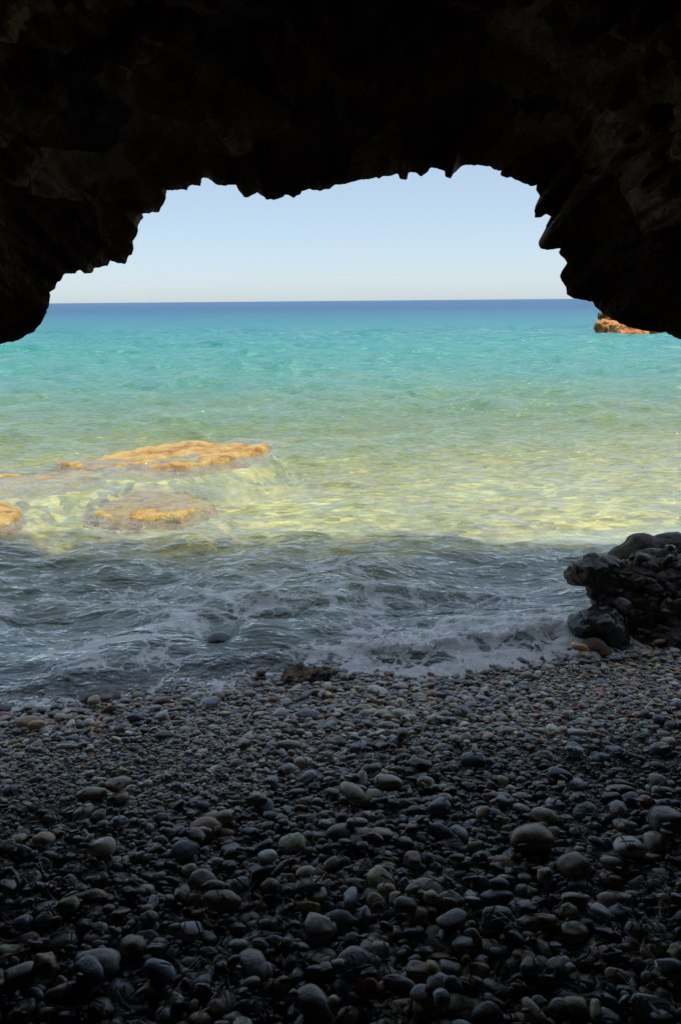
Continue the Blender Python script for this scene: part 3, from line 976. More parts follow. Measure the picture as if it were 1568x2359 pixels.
def stone_shape(v, seed, lump=0.16, square=0.0):
    """a unit sphere worn into a pebble"""
    rg = np.random.default_rng(seed)
    p = v.copy()
    if square > 0:
        p = np.sign(p) * np.abs(p) ** (1 - square)
        p = p / np.max(np.linalg.norm(p, axis=1))
    r = 1 + lump * fbm(v * 1.1 + rg.uniform(0, 90, 3), 2, seed) * 1.5 + 0.05 * fbm(v * 3 + rg.uniform(0, 90, 3), 2, seed + 1)
    for _ in range(int(rg.integers(1, 4))):            # a few flats ground off
        d = rg.normal(size=3)
        d /= np.linalg.norm(d)
        h = rg.uniform(0.72, 0.92)
        k = v @ d
        r = np.where(k > h, r * (h + (k - h) * 0.35) / k, r)
    p = p * r[:, None]
    p[:, 0] += rg.uniform(-.12, .12) * p[:, 0] ** 2
    p[:, 1] *= 1 + rg.uniform(-.2, .2) * p[:, 0]
    return p


CS3, CS5 = cube_sphere(3), cube_sphere(6)
T3 = [stone_shape(CS3[0], 100 + k, 0.2, [0, .1, .25][k % 3]) for k in range(18)]
T5 = [stone_shape(CS5[0], 200 + k, 0.2, [0, .1, .25][k % 3]) for k in range(18)]

GX0, GX1, GY0, GY1, GR = -4.0, 4.0, 1.0, 5.9, 0.006
gx = np.arange(GX0, GX1, GR)
gy = np.arange(GY0, GY1, GR)
HX, HY = np.meshgrid(gx, gy)
HB = beach_z(HX, HY)
HM = HB - 0.06
SHY = shore_y(gx)


def rest(x, y, a, b, c, yaw, pct, stamp=True):
    """lay a stone of half sizes a, b, c on what is already there; returns its centre height"""
    r = max(a, b)
    i0, i1 = int((x - r - GX0) / GR), int((x + r - GX0) / GR) + 2
    j0, j1 = int((y - r - GY0) / GR), int((y + r - GY0) / GR) + 2
    if i0 < 0 or j0 < 0 or i1 >= len(gx) or j1 >= len(gy):
        return None
    X = gx[i0:i1][None, :] - x
    Y = gy[j0:j1][:, None] - y
    cs, sn = math.cos(yaw), math.sin(yaw)
    u = (X * cs + Y * sn) / a
    v = (-X * sn + Y * cs) / b
    q = 1 - u * u - v * v
    ins = q > 0
    if not ins.any():
        return None
    H = HM[j0:j1, i0:i1]
    under = H + c * np.sqrt(np.maximum(q, 0)) * 0.85
    vals = np.sort(under[ins])
    z = vals[min(len(vals) - 1, int(len(vals) * pct))]
    if stamp:
        topz = z + c * np.sqrt(np.maximum(q, 0))
        HM[j0:j1, i0:i1] = np.where(ins, np.maximum(H, topz), H)
    return z


def tint_of(name, rg):
    c = np.array(PAL[name]) * math.exp(rg.normal(0.28, 0.42)) * np.array([1.08, 1.0, 0.9])
    return np.clip(c * (1 + rg.normal(0, .05, 3)), 0.02, 0.75)


def stud(obj, count, amin, amax, seed, xmin):
    """cobbles bedded in the face of a rock, in the rock's own mesh"""
    me = obj.data
    n = len(me.vertices)
    co = np.empty(n * 3, np.float32)
    me.vertices.foreach_get('co', co)
    co = co.reshape(-1, 3)
    no = np.empty(n * 3, np.float32)
    me.vertex_normals.foreach_get('vector', no)
    no = no.reshape(-1, 3)
    fc = np.array([p.vertices[:] if len(p.vertices) == 4 else list(p.vertices) + [p.vertices[-1]] for p in me.polygons])
    rg_ = np.random.default_rng(seed)
    ok = np.where((no[:, 1] < 0.35) & (co[:, 2] > 0.0) & (co[:, 0] < 3.0) & (no[:, 2] > -0.75) & (co[:, 0] > xmin))[0]
    V, Fc, C, k0 = [co], [fc], [np.full((n, 3), 0.1)], n
    placed = []
    for t in range(count * 12):
        i_ = int(rg_.choice(ok))
        a = amin + (amax - amin) * rg_.random() ** 2
        if any(np.sum((co[i_] - q) ** 2) < (0.72 * (a + b_)) ** 2 for q, b_ in placed):
            continue
        placed.append((co[i_], a))
        if len(placed) >= count:
            break
        b2, c2 = a * rg_.uniform(.6, .95), a * rg_.uniform(.4, .7)
        sh = stone_shape(CS5[0], int(rg_.integers(9999)), 0.22, rg_.uniform(0, .35)) * np.array([a, b2, c2])
        rm = rot_euler(rg_.normal(0, .35) + (0.7 if no[i_, 2] < 0.5 else 0) * rg_.random(), rg_.normal(0, .35), rg_.normal(0, .8))
        V.append(sh @ rm.T + co[i_] + no[i_] * c2 * rg_.uniform(-0.65, 0.05))
        Fc.append(CS5[1] + k0)
        C.append(np.repeat(tint_of(PNAMES[int(rg_.choice(len(PNAMES), p=PW))], rg_)[None] * 0.18 + 0.035, len(sh), 0))
        k0 += len(sh)
    tri = np.array([len(p.vertices) == 3 for p in me.polygons])
    new = mesh_np('boulder', np.concatenate(V), np.concatenate(Fc), me.materials[0], True, color=np.concatenate(C))
    if tri.any():
        new.validate()
    new.materials.append(M['stone'])
    mi = np.zeros(len(new.polygons), np.int32)
    mi[len(fc):] = 1
    new.polygons.foreach_set('material_index', mi)
    obj.data = new


stud(BOULDER, 110, 0.025, 0.085, 77, at(1405, 1320, 5.2)[0])

# notable stones, from the photograph: where (photo units), apparent width and height, turn, colour, label
HERO = []


def hz7(x, y, w, h, a, col, lab):
    HERO.append((x * .5, 1731 + y * .5, w * .5, h * .5, a, col, lab))


def hz8(x, y, w, h, a, col, lab):
    HERO.append((784 + x * .5, 1731 + y * .5, w * .5, h * .5, a, col, lab))


def hz6(x, y, w, h, a, col, lab):
    HERO.append((784 + x * .5, 1191.6 + y * .5, w * .5, h * .5, a, col, lab))


def hz5(x, y, w, h, a, col, lab):
    HERO.append((x * .5, 1285.8 + y * .5, w * .5, h * .5, a, col, lab))


hz7(412, 157, 130, 58, 5, 'tan', 'flat tan pebble at the top left where the pale shingle turns dark')
hz7(545, 145, 90, 95, 50, 'brown', 'tilted grey brown stone touching the flat tan pebble on its right')
hz7(380, 235, 75, 95, 55, 'tan', 'blunt upright tan pebble just below the flat tan pebble at top left')
hz7(465, 435, 118, 78, 5, 'cream', 'round cream pebble with a crease, palest stone in the left half')
hz7(852, 420, 130, 72, 25, 'blue', 'smooth oval blue grey pebble slanting up to the right, left of centre')
hz7(1228, 487, 94, 62, 20, 'pale', 'pale blue pebble shining near the centre of the dark beach')
hz7(1042, 272, 92, 52, 12, 'tan', 'oval tan pebble left of the beach centre among dark strands')
hz7(1250, 98, 80, 58, 0, 'blue', 'angular blue pebble at the upper edge of the dark beach near the centre')
hz7(1178, 188, 105, 50, 5, 'olive', 'flat olive pebble directly below the angular blue pebble')
hz7(1020, 665, 165, 82, 5, 'brown', 'broad brown speckled stone in the left middle of the dark beach')
hz7(698, 655, 60, 100, 85, 'slate', 'slate blue stone standing on end in the left middle of the beach')
hz7(690, 727, 85, 52, 10, 'grey', 'small grey oval pebble at the foot of the slate stone on end')
hz7(672, 583, 80, 50, 0, 'tan', 'domed tan pebble above the slate stone on end')
hz7(1250, 580, 90, 66, -25, 'olive', 'olive grey egg shaped pebble below the pale blue pebble')
hz7(935, 548, 76, 66, 0, 'olive', 'square greenish grey pebble above the broad brown speckled stone')
hz7(612, 870, 115, 100, 0, 'brown', 'big round dark brown stone in the lower left')
hz7(450, 965, 190, 108, 0, 'grey', 'large pitted grey stone in the lower left, widest there')
hz7(415, 1045, 130, 115, -40, 'slate', 'dark blue grey stone leaning against the large pitted grey stone')
hz7(100, 1030, 145, 88, 15, 'grey', 'grey wedge shaped stone near the lower left corner')
hz7(215, 1020, 100, 90, 10, 'brown', 'round brown grey stone right of the grey wedge in the lower left')
hz7(735, 1005, 155, 75, -20, 'blue', 'long blue grey pebble slanting down to the right in the lower left')
hz7(1165, 985, 140, 150, -60, 'grey', 'big upright grey green stone below the middle of the beach')
hz7(1460, 810, 145, 118, 0, 'grey', 'cracked grey stone left of the beach centre with a rim across it')
hz7(1440, 1180, 150, 140, -45, 'grey', 'big smooth grey oval stone slanting at the bottom middle edge')
hz7(1075, 1205, 95, 90, 30, 'tan', 'tan grey egg shaped stone at the bottom edge')
hz7(915, 1200, 95, 90, 30, 'red', 'reddish brown stone at the bottom edge, left of the tan egg')
hz7(740, 1155, 70, 66, 20, 'pale', 'pale veined pebble at the lower left, above the bottom edge')
hz7(525, 1210, 62, 70, 0, 'grey', 'small pitted grey stone at the bottom edge on the left')
hz7(1099, 848, 90, 40, -5, 'pale', 'thin light grey pebble above the big upright grey green stone')
hz7(130, 805, 110, 46, 10, 'rose', 'lavender grey long pebble close to the left edge')
hz7(100, 1145, 90, 90, 45, 'grey', 'striped grey stone in the bottom left corner')
hz7(715, 865, 66, 46, 0, 'grey', 'grey egg shaped pebble right of the big round dark brown stone')
hz7(873, 500, 76, 46, 0, 'cream', 'cream pebble under the slanting oval blue grey pebble')
hz7(1160, 1085, 90, 55, 5, 'olive', 'olive grey pebble below the big upright grey green stone')
hz7(1370, 1000, 60, 80, 70, 'grey', 'grey pebble on edge left of the bottom middle')
hz7(1000, 1140, 80, 65, 10, 'brown', 'round brown pebble above the tan egg near the bottom edge')
hz7(925, 1080, 75, 60, 0, 'slate', 'dark slate pebble in the lower left between long blue grey and tan egg')
hz7(205, 742, 75, 55, 20, 'grey', 'light grey round pebble by the left edge above the lavender one')
hz7(90, 755, 75, 45, 10, 'blue', 'blue grey pebble by the left edge next to the light grey round one')
hz7(620, 180, 10, 10, 0, 'grey', '')
HERO.pop()
hz8(212, 100, 142, 62, -3, 'tan', 'flat tan pebble with a dark band across it, upper middle of the dark beach')
hz8(55, 168, 105, 122, -45, 'tan', 'broad grey tan stone left of the banded tan pebble')
hz8(100, 90, 65, 90, 80, 'grey', 'upright grey stone touching the left end of the banded tan pebble')
hz8(455, 215, 112, 72, 15, 'blue', 'smooth blue grey oval pebble right of the banded tan pebble')
hz8(75, 320, 100, 42, -5, 'pale', 'light grey flat pebble below the broad grey tan stone')
hz8(880, 385, 205, 112, 15, 'brown', 'largest brown grey oval stone in the right half of the beach')
hz8(940, 270, 116, 66, -20, 'cream', 'cream oval pebble above the largest brown grey oval stone')
hz8(1495, 300, 155, 112, 0, 'grey', 'large grey stone cut by the right edge of the picture')
hz8(1335, 425, 136, 82, -10, 'pale', 'light grey domed stone left of the round holed pebble')
hz8(1455, 382, 95, 76, 0, 'tan', 'round tan pebble with a small hole near the right edge')
hz8(1075, 505, 142, 96, 20, 'olive', 'big olive brown stone right of and below the largest brown oval')
hz8(1260, 640, 142, 56, -5, 'cream', 'long cream pebble near the right edge, below the olive brown stone')
hz8(905, 772, 172, 66, 8, 'tan', 'long tan sausage shaped stone in the right middle')
hz8(1075, 805, 136, 82, 8, 'olive', 'blocky olive tan stone right of the tan sausage shaped stone')
hz8(45, 650, 76, 112, 75, 'blue', 'blue grey stone standing on edge at the beach centre')
hz8(215, 605, 82, 52, 0, 'tan', 'tan grey pebble right of the blue grey stone on edge')
hz8(255, 655, 70, 70, 0, 'brown', 'brown grey lump below the tan grey pebble by the centre')
hz8(350, 712, 94, 76, -15, 'tan', 'round sandy grey pebble right of the beach centre')
hz8(415, 690, 65, 50, 20, 'cream', 'small cream pebble touching the round sandy grey pebble')
hz8(505, 868, 112, 78, -25, 'grey', 'grey brown oval stone below the round sandy grey pebble')
hz8(187, 878, 80, 56, -15, 'cream', 'pale egg shaped pebble in the lower middle')
hz8(728, 640, 138, 62, 5, 'slate', 'dark slate flat stone lying under a blue flat pebble')
hz8(728, 607, 96, 42, 5, 'blue', 'blue flat pebble lying on the dark slate flat stone')
hz8(1515, 1000, 120, 60, 0, 'blue', 'pitted blue grey stone at the lower right edge')
hz8(450, 1130, 118, 88, 10, 'grey', 'large grey domed stone in the lower middle')
hz8(365, 1003, 128, 72, -10, 'brown', 'brown grey blocky stone above the large grey domed stone')
hz8(500, 1003, 96, 76, 0, 'grey', 'grey domed stone right of the brown grey blocky stone')
hz8(590, 1063, 118, 62, 5, 'brown', 'brown pitted flat stone in the lower middle right')
hz8(895, 1190, 82, 118, -60, 'tan', 'pitted tan stone standing at the bottom right of the middle')
hz8(1005, 1135, 96, 62, 20, 'grey', 'grey oval stone right of the pitted tan stone at the bottom')
hz8(550, 1232, 100, 55, 0, 'pale', 'pitted pale stone at the bottom edge in the middle')
hz8(460, 1205, 72, 78, 0, 'pale', 'speckled pale stone left of the pitted pale stone at the bottom edge')
hz8(1100, 572, 108, 52, -5, 'slate', 'dark blue pebble under the big olive brown stone')
hz8(1075, 668, 122, 50, -5, 'rose', 'pinkish flat stone in the right half below the dark blue pebble')
hz8(1008, 100, 112, 52, -10, 'slate', 'slate oval pebble in the upper right of the dark beach')
hz8(1130, 160, 72, 72, -50, 'slate', 'slate stone tilted on edge right of the slate oval pebble')
hz8(1280, 125, 122, 38, -5, 'tan', 'thin grey tan slab above a slate pebble at the upper right')
hz8(1245, 162, 92, 42, 0, 'slate', 'slate pebble under the thin grey tan slab at the upper right')
hz8(1490, 140, 108, 52, 0, 'grey', 'grey flat stone at the upper right edge')
hz8(335, 460, 82, 72, 0, 'brown', 'blocky grey brown stone left of the right half stones')
hz8(945, 570, 82, 62, 0, 'tan', 'angular tan pebble left of the dark blue pebble')
hz8(760, 545, 96, 55, 5, 'brown', 'brown egg shaped pebble above the blue flat pebble')
hz8(320, 1175, 52, 62, 0, 'red', 'small brick red stone at the bottom in the middle')
hz8(1545, 920, 60, 84, 0, 'tan', 'pitted tan stone cut by the lower right edge')
hz8(990, 190, 92, 46, -20, 'pale', 'white speckled pebble above the cream oval pebble')
hz8(1280, 235, 80, 80, 0, 'grey', 'three cornered grey stone left of the large grey stone at the right edge')
hz8(1260, 475, 105, 60, -25, 'brown', 'brown flat pebble between olive brown stone and light grey dome')
hz8(935, 875, 75, 85, -60, 'grey', 'grey oval pebble slanting under the tan sausage shaped stone')
hz8(725, 900, 92, 52, -5, 'slate', 'slate pebble left of the slanting grey oval pebble')
hz8(780, 800, 75, 75, 0, 'rose', 'rosy brown domed pebble at the left end of the tan sausage shaped stone')
hz8(870, 980, 80, 75, -30, 'grey', 'grey egg shaped stone in the lower right, below the slanting grey oval')
hz8(1360, 775, 95, 55, -10, 'rose', 'rosy grey pebble right of the blocky olive tan stone')
hz8(1250, 905, 95, 35, 5, 'slate', 'thin dark flat pebble in the lower right')
hz8(250, 780, 75, 55, 20, 'rose', 'pale rose three cornered pebble in the lower middle')
hz8(390, 110, 85, 55, -15, 'olive', 'olive grey pebble right above the smooth blue grey oval')
hz8(30, 1165, 95, 60, 10, 'tan', 'grey tan flat stone right of the big oval at the bottom edge')
hz8(1230, 1205, 105, 90, 30, 'grey', 'angular grey stone at the bottom right edge')
hz8(1175, 1190, 60, 100, 75, 'tan', 'tan stone on edge beside the angular grey stone at the bottom right')
hz6(1085, 955, 115, 42, 0, 'pale', 'pale blue flat stone on the light shingle in the right half')
hz6(610, 1085, 132, 70, 0, 'blue', 'big blue grey stone on the upper edge of the dark beach, right half')
hz6(205, 925, 88, 30, 5, 'pale', 'long pale grey pebble on the light shingle near the middle')
hz6(960, 808, 58, 32, 0, 'cream', 'cream pebble high on the light shingle below the surf')
hz6(860, 705, 62, 30, 0, 'tan', 'tan pebble at the edge of the surf right of the twig')
hz6(285, 990, 56, 62, 0, 'brown', 'rough brown lump standing up in the middle of the light shingle')
hz6(580, 730, 62, 30, 0, 'slate', 'dark wet pebble at the foot of the twig')
hz6(1480, 1025, 95, 50, 0, 'grey', 'dark grey pebble near the right edge where the light shingle ends')
hz6(1470, 905, 60, 40, -20, 'slate', 'slate pebble on the light shingle below the boulder')
hz6(1080, 1050, 75, 45, -5, 'pale', 'pale domed pebble near the right at the end of the light shingle')
hz6(1275, 1045, 70, 45, -10, 'blue', 'blue grey pebble right of the pale domed pebble')
hz6(1210, 1070, 90, 40, 20, 'blue', 'blue grey slab tilted beside a blue grey pebble at the right')
hz5(1335, 822, 110, 40, -5, 'tan', 'long tan pebble in the middle of the light shingle')
hz5(1402, 905, 92, 54, 0, 'cream', 'cream oval pebble below the long tan pebble in the middle')
hz5(1203, 540, 54, 32, 0, 'tan', 'tan stone awash at the waterline left of the rusty brown rock')
hz5(750, 625, 72, 40, 5, 'brown', 'dark brown stone sitting on the left waterline')
hz5(755, 778, 88, 36, 0, 'slate', 'dark flat pebble on the left light shingle')
hz5(295, 825, 92, 28, 0, 'cream', 'thin cream pebble on the left light shingle')
hz5(1200, 682, 82, 30, 0, 'cream', 'cream flat pebble below the waterline, left of the middle')
hz5(265, 668, 64, 34, 0, 'slate', 'dark pebble at the waterline near the left edge')
hz5(1150, 608, 60, 30, 0, 'tan', 'tan oval pebble near the waterline below the tan stone awash')
hz5(745, 700, 62, 48, 0, 'pale', 'pale angular stone on the shingle below the dark brown waterline stone')
hz5(620, 705, 70, 36, 5, 'slate', 'black wet flat pebble left of the pale angular stone')
hz5(560, 755, 70, 36, 5, 'grey', 'grey oval pebble on the left light shingle below the black flat one')

EX = 300 - len(HERO)


def hero_geom(px, py, w, h, a):
    z = 0.3
    for _ in range(12):
        p = on_plane(px, py, z)
        z = float(beach_z(p[0], p[1])) + 0.02
    dist = np.linalg.norm(p - EYE)
    dep = math.asin((EYE[2] - p[2]) / dist)
    W, Hh = w / F * dist, h / F * dist
    A = W / 2
    k = 0.68
    if abs(a) > 30 and h > w * 0.8:                   # seen slanting: long axis from the diagonal
        A = math.hypot(W, Hh) / 2 * 0.92
        B = min(W, Hh) / 2 * 0.85
        yaw = R(a) * 1.05
        C = B * 0.65
    else:
        B = Hh / 2 / math.sqrt((math.sin(dep)) ** 2 + (k * math.cos(dep)) ** 2)
        B = min(B, A * 1.1)
        C = B * k
        yaw = R(a) * 1.3
    return p, A, B, C, yaw


heroes = [(hero_geom(*hh[:5]), hh[5], hh[6]) for hh in HERO]
stones = []                                            # x y z a b c rx ry yaw colour template near?
rg = np.random.default_rng(21)


def throw(n, pct, tries, size):
    N_ = n * tries * 2
    Ys = 1.2 + 4.45 * rg.random(N_) ** 0.85
    Xs = rg.uniform(-1, 1, N_) * (0.50 * Ys + 0.72)
    Js, Is = ((Ys - GY0) / GR).astype(int), ((Xs - GX0) / GR).astype(int)
    Ss = Ys - SHY[Is]
    ok = Ss < 0.9
    Ys, Xs, Js, Is, Ss = Ys[ok], Xs[ok], Js[ok], Is[ok], Ss[ok]
    B = HB[Js, Is]
    for t in range(n):
        k0 = (t * tries) % (len(Xs) - tries)
        k = k0 + int(np.argmin(HM[Js[k0:k0 + tries], Is[k0:k0 + tries]] - B[k0:k0 + tries]))
        x, y, s_ = float(Xs[k]), float(Ys[k]), float(Ss[k])
        a = min(size(x, y, s_) * math.exp(rg.normal(0, 0.42)), 0.062)
        b = a * rg.uniform(0.48, 0.9)
        c = b * rg.uniform(0.34, 0.68)
        yaw = rg.normal(0, 0.55)
        z = rest(x, y, a, b, c, yaw, pct)
        if z is None:
            continue
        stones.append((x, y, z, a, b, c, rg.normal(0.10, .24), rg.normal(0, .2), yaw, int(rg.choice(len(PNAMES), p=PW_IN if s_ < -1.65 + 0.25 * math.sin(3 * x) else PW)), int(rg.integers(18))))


def size_fn(x, y, s):
    up_ = -s
    base = float(np.interp(up_, [-0.6, 0.1, 0.7, 1.2, 1.7, 2.3, 3.2], [.019, .0185, .0150, .0130, .0155, .0175, .0195]))
    base *= 1 + 0.25 * math.sin(x * 1.7 + y * 2.1) * math.sin(x * 0.9 - y * 1.6 + 1)
    return base * (0.92 if x < -0.4 and up_ < 1.6 else 1.0)


throw(30000, 0.82, 4, size_fn)
hero_objs = []
for (p, A, B, C, yaw), col, lab in heroes:
    z = rest(p[0], p[1], A, B, C, yaw, 0.9)
    hero_objs.append((p[0], p[1], z if z is not None else p[2], A, B, C, rg.normal(0.06, .08), rg.normal(0, .08), yaw, col, lab))
throw(11000, 0.85, 8, lambda x, y, s: size_fn(x, y, s) * 0.85)


def cam_size(st):
    x, y, z, a = st[0], st[1], st[2], st[3]
    d = np.array([x, y, z]) - EYE
    f = d @ fw
    u, v = 784 + F * (d @ rt) / f, 1179 - F * (d @ up) / f
    if not (-20 < u < 1588 and 1500 < v < 2370):
        return 0
    return math.sqrt(a * st[4]) / f


# the largest of the rest become stones of their own too, if they lie on top
def exposed(st):
    i, j = int((st[0] - GX0) / GR), int((st[1] - GY0) / GR)
    return HM[j, i] - (st[2] + st[5]) < 0.004


order = sorted(range(len(stones)), key=lambda k: -cam_size(stones[k]))
extra, near_keys = [], set()
for k in order:
    if len(extra) >= EX:
        break
    if exposed(stones[k]):
        extra.append(k)
ex_set = set(extra)

V4, F4 = ICO[4]
V4h = V4


def stone_mesh(a, b, c, seed, tint, lump=0.2, square=0.1):
    v = stone_shape(ICO[3][0], seed, lump, square) * np.array([a, b, c])
    v = v + (v / (np.linalg.norm(v, axis=1, keepdims=True) + 1e-9)) * (0.012 * fbm(v / a * 5 + seed, 3, seed) * a)[:, None]
    return mesh_np('pebble', v, ICO[3][1], M['stone'], True, color=np.array(tint))


for k, (x, y, z, a, b, c, rx, ry, yaw, col, lab) in enumerate(hero_objs):
    blocky = any(w in lab for w in ('blocky', 'square', 'angular', 'wedge', 'slab', 'cornered', 'cracked'))
    o = link('pebble', stone_mesh(a, b, c, 500 + k, np.clip(np.array(PAL[col]) * rg.uniform(1.05, 1.5), 0, .8), 0.22 if blocky else 0.13, 0.3 if blocky else 0.12))
    o.location = (x, y, z)
    o.rotation_euler = (rx, ry, yaw)
    tag(o, lab, 'pebble', 'larger pebbles on the beach')

CN = {'grey': 'plain grey', 'blue': 'blue grey', 'tan': 'sandy tan', 'cream': 'cream', 'brown': 'brown', 'slate': 'dark slate', 'olive': 'olive grey', 'red': 'reddish', 'pale': 'pale grey', 'rose': 'rosy grey'}
for k in extra:
    x, y, z, a, b, c, rx, ry, yaw, ci, ti = stones[k]
    nm = PNAMES[ci]
    o = link('pebble', stone_mesh(a, b, c, 900 + k % 5000, tint_of(nm, rg), 0.16, [0, .1, .25][k % 3]))
    o.location = (x, y, z)
    o.rotation_euler = (rx, ry, yaw)
    flat = 'flat' if c / a < 0.42 else ('rounded' if b / a > 0.78 else 'oval')
    dark = shore_y(x) - y > 1.7
    right = x > 0
    where = ('among seagrass litter on the %s of the near beach' if dark else 'on the pale shingle slope on the %s') % ('right' if right else 'left')
    tag(o, '%s %s pebble %s' % (flat, CN[nm], where), 'pebble', '%s %s pebbles %s' % (flat, CN[nm], where))

# all the other pebbles: one mass
Vs, Fs, Cs, n0 = [], [], [], 0
for near in (0, 1):
    fc = (CS5 if near else CS3)[1]
    TT = np.array(T5 if near else T3)
    sel = [s for k, s in enumerate(stones) if k not in ex_set and (cam_size(s) > 0.009) == bool(near)]
    if not sel:
        continue
    A = np.array([s[:9] for s in sel])
    tid = np.array([s[10] for s in sel])
    v = TT[tid] * A[:, None, 3:6]
    cx, sx = np.cos(A[:, 6])[:, None], np.sin(A[:, 6])[:, None]
    y1, z1 = v[..., 1] * cx - v[..., 2] * sx, v[..., 1] * sx + v[..., 2] * cx
    cy, sy = np.cos(A[:, 7])[:, None], np.sin(A[:, 7])[:, None]
    x1, z1 = v[..., 0] * cy + z1 * sy, -v[..., 0] * sy + z1 * cy
    cz, sz = np.cos(A[:, 8])[:, None], np.sin(A[:, 8])[:, None]
    x2, y2 = x1 * cz - y1 * sz, x1 * sz + y1 * cz
    v = np.stack([x2 + A[:, 0:1], y2 + A[:, 1:2], z1 + A[:, 2:3]], -1)
    Vs.append(v.reshape(-1, 3))
    nv = TT.shape[1]
    Fs.append((fc[None] + (np.arange(len(sel)) * nv)[:, None, None]).reshape(-1, 4) + n0)
    # the inner stones get a darker tint
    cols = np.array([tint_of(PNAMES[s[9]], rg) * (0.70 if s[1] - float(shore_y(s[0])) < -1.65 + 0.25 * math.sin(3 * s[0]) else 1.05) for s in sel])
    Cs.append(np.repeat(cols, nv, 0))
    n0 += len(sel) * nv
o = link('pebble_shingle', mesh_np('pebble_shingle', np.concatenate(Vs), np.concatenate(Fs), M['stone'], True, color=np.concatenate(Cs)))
tag(o, 'countless small sea worn pebbles covering the cave beach', 'shingle', kind='stuff')

# ------------------------------------------------------------------ dead seagrass strands
def build_litter():
    rr = np.random.default_rng(31)
    V, Fc, C, n = [], [], [], 0
    NSEG = 7
    n_ = 26000
    ya = 1.2 + 2.05 * rr.random(n_)
    xa = rr.uniform(-1, 1, n_) * (0.5 * ya + 0.6)
    de = (fbm(p3(xa * 1.9, ya * 1.9), 3, 44) * 0.8 + 0.33) * np.interp(shore_y(xa) - ya, [1.35, 1.75, 2.2], [0.02, 0.9, 1.0])
    kp = rr.random(n_) < de * 1.9
    for x, y in zip(xa[kp].tolist(), ya[kp].tolist()):
        ln = rr.uniform(0.025, 0.09) if rr.random() < .9 else rr.uniform(.1, .2)
        w = rr.uniform(0.0013, 0.0034)
        th = rr.uniform(0, math.pi * 2)
        bend = rr.normal(0, 4.5)
        px_, py_, pts = x, y, []
        st = ln / NSEG
        for i in range(NSEG + 1):
            ii, jj = int((px_ - GX0) / GR), int((py_ - GY0) / GR)
            if not (2 < ii < len(gx) - 3 and 2 < jj < len(gy) - 3):
                break
            pts.append((px_, py_, HM[jj - 1:jj + 2, ii - 1:ii + 2].mean()))
            th += bend * st
            px_ += math.cos(th) * st
            py_ += math.sin(th) * st
        if len(pts) < NSEG + 1:
            continue
        P = np.array(pts)
        zz = P[:, 2]
        if np.abs(np.diff(zz)).max() > 0.011 or zz.mean() > float(beach_z(np.float64(x), np.float64(y))) + 0.035:
            continue
        zz = 0.5 * zz + 0.5 * np.convolve(np.pad(zz, 2, 'edge'), [.2, .2, .2, .2, .2], 'valid') + 0.003 + 0.014 * rr.random() ** 4
        P[:, 2] = zz
        t = np.gradient(P, axis=0)
        t /= np.linalg.norm(t, axis=1, keepdims=True) + 1e-9
        side = np.cross(t, np.array([0, 0, 1.0]))
        side /= np.linalg.norm(side, axis=1, keepdims=True) + 1e-9
        tw = rr.uniform(-.8, .8)
        side = side * math.cos(tw) + np.array([0, 0, 1.0]) * math.sin(tw)
        tp = np.clip(np.minimum(np.arange(NSEG + 1), NSEG - np.arange(NSEG + 1)) / 1.5 + 0.35, 0, 1)[:, None]
        a, b = P + side * w * tp, P - side * w * tp
        V.append(np.stack([a, b], 1).reshape(-1, 3))
        i = np.arange(NSEG) * 2 + n
        Fc.append(np.stack([i, i + 1, i + 3, i + 2], 1))
        n += 2 * (NSEG + 1)
        c = np.array([(.09, .07, .055), (.16, .13, .10), (.27, .24, .20), (.05, .042, .035)][int(rr.choice(4, p=[.35, .3, .12, .23]))]) * rr.uniform(.7, 1.3)
        C.append(np.repeat(c[None], 2 * (NSEG + 1), 0))
    o = link('seagrass_litter', mesh_np('seagrass_litter', np.concatenate(V), np.concatenate(Fc), M['litter'], True, color=np.concatenate(C)))
    tag(o, 'dead dark seagrass strands strewn between the near pebbles', 'seagrass', kind='stuff')


build_litter()

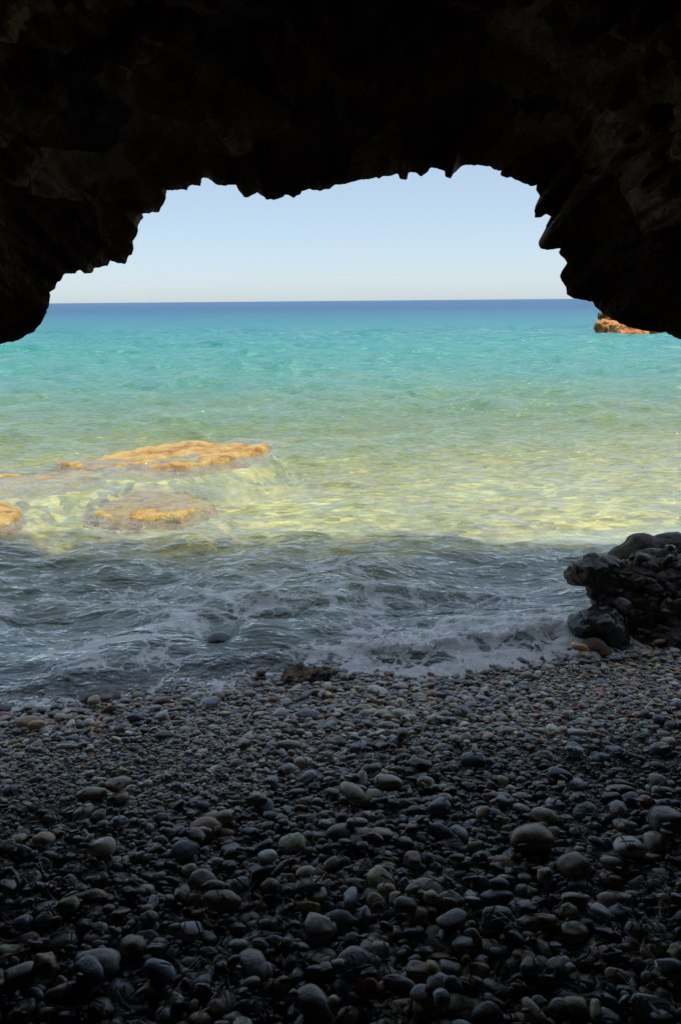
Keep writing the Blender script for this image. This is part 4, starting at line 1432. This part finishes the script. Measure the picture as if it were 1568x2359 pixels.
# the twig in the surf
def tube(pts, r0, r1, ns=7):
    P = np.array(pts)
    t = np.gradient(P, axis=0)
    t /= np.linalg.norm(t, axis=1, keepdims=True)
    s = np.cross(t, np.array([0.3, 1, 0.1]))
    s /= np.linalg.norm(s, axis=1, keepdims=True)
    b_ = np.cross(t, s)
    r = np.linspace(r0, r1, len(P))[:, None]
    a = np.linspace(0, 2 * math.pi, ns + 1)
    V = np.stack([P + r * (s * math.cos(q) + b_ * math.sin(q)) for q in a], 1)
    return V.reshape(-1, 3), grid_faces(len(P), ns + 1)


tw = [at(px, py, 4.72 + k * 0.0) for k, (px, py) in enumerate(((1064, 1518), (1067, 1527), (1072, 1534), (1080, 1539), (1087, 1542), (1096, 1550)))]
v, f = tube(tw, 0.003, 0.006)
o = link('twig', mesh_np('twig', v, f, M['twig']))
tag(o, 'thin dark curved twig sticking up out of the breaking foam', 'twig')

# ------------------------------------------------------------------ light
SUN_EL, SUN_AZ = R(71), R(65)                          # azimuth from straight behind the camera, negative: from the left
w = bpy.data.worlds.new("World")
SC.world = w
w.use_nodes = True
nt = w.node_tree
nt.nodes.clear()
N = NT(nt)
sky = N.n('ShaderNodeTexSky', sky_type='NISHITA', sun_disc=False, sun_elevation=SUN_EL, air_density=0.7, dust_density=0.6, ozone_density=2.0, altitude=0)
# sun direction: from the scene towards the sun
sd = Vector((math.sin(SUN_AZ) * math.cos(SUN_EL), -math.cos(SUN_AZ) * math.cos(SUN_EL), math.sin(SUN_EL)))
sky.sun_rotation = math.atan2(sd.x, sd.y)
# an even summer haze over the whole dome
hz = N.mix(1.0, sky.outputs[0], (4.0, 4.75, 5.35), 'ADD')
bg = N.n('ShaderNodeBackground', ins={0: hz, 1: 0.05})
wo = N.n('ShaderNodeOutputWorld')
nt.links.new(bg.outputs[0], wo.inputs[0])
sun = bpy.data.lights.new('sun', 'SUN')
sun.energy = 3.4
sun.angle = R(0.5)
sun.color = (1.0, 0.95, 0.87)
so = bpy.data.objects.new('sun', sun)
so.rotation_euler = sd.to_track_quat('Z', 'Y').to_euler()
COL.objects.link(so)

vs = SC.view_settings
SC.display_settings.display_device = 'sRGB'
vs.view_transform = 'Standard'
vs.look = 'None'
vs.gamma = 1.0
vs.exposure = 0.66
SC.cycles.use_denoising = True
SC.cycles.max_bounces = 8
SC.cycles.diffuse_bounces = 4
SC.cycles.glossy_bounces = 3
SC.cycles.transparent_max_bounces = 12
SC.cycles.caustics_reflective = False
SC.cycles.caustics_refractive = False
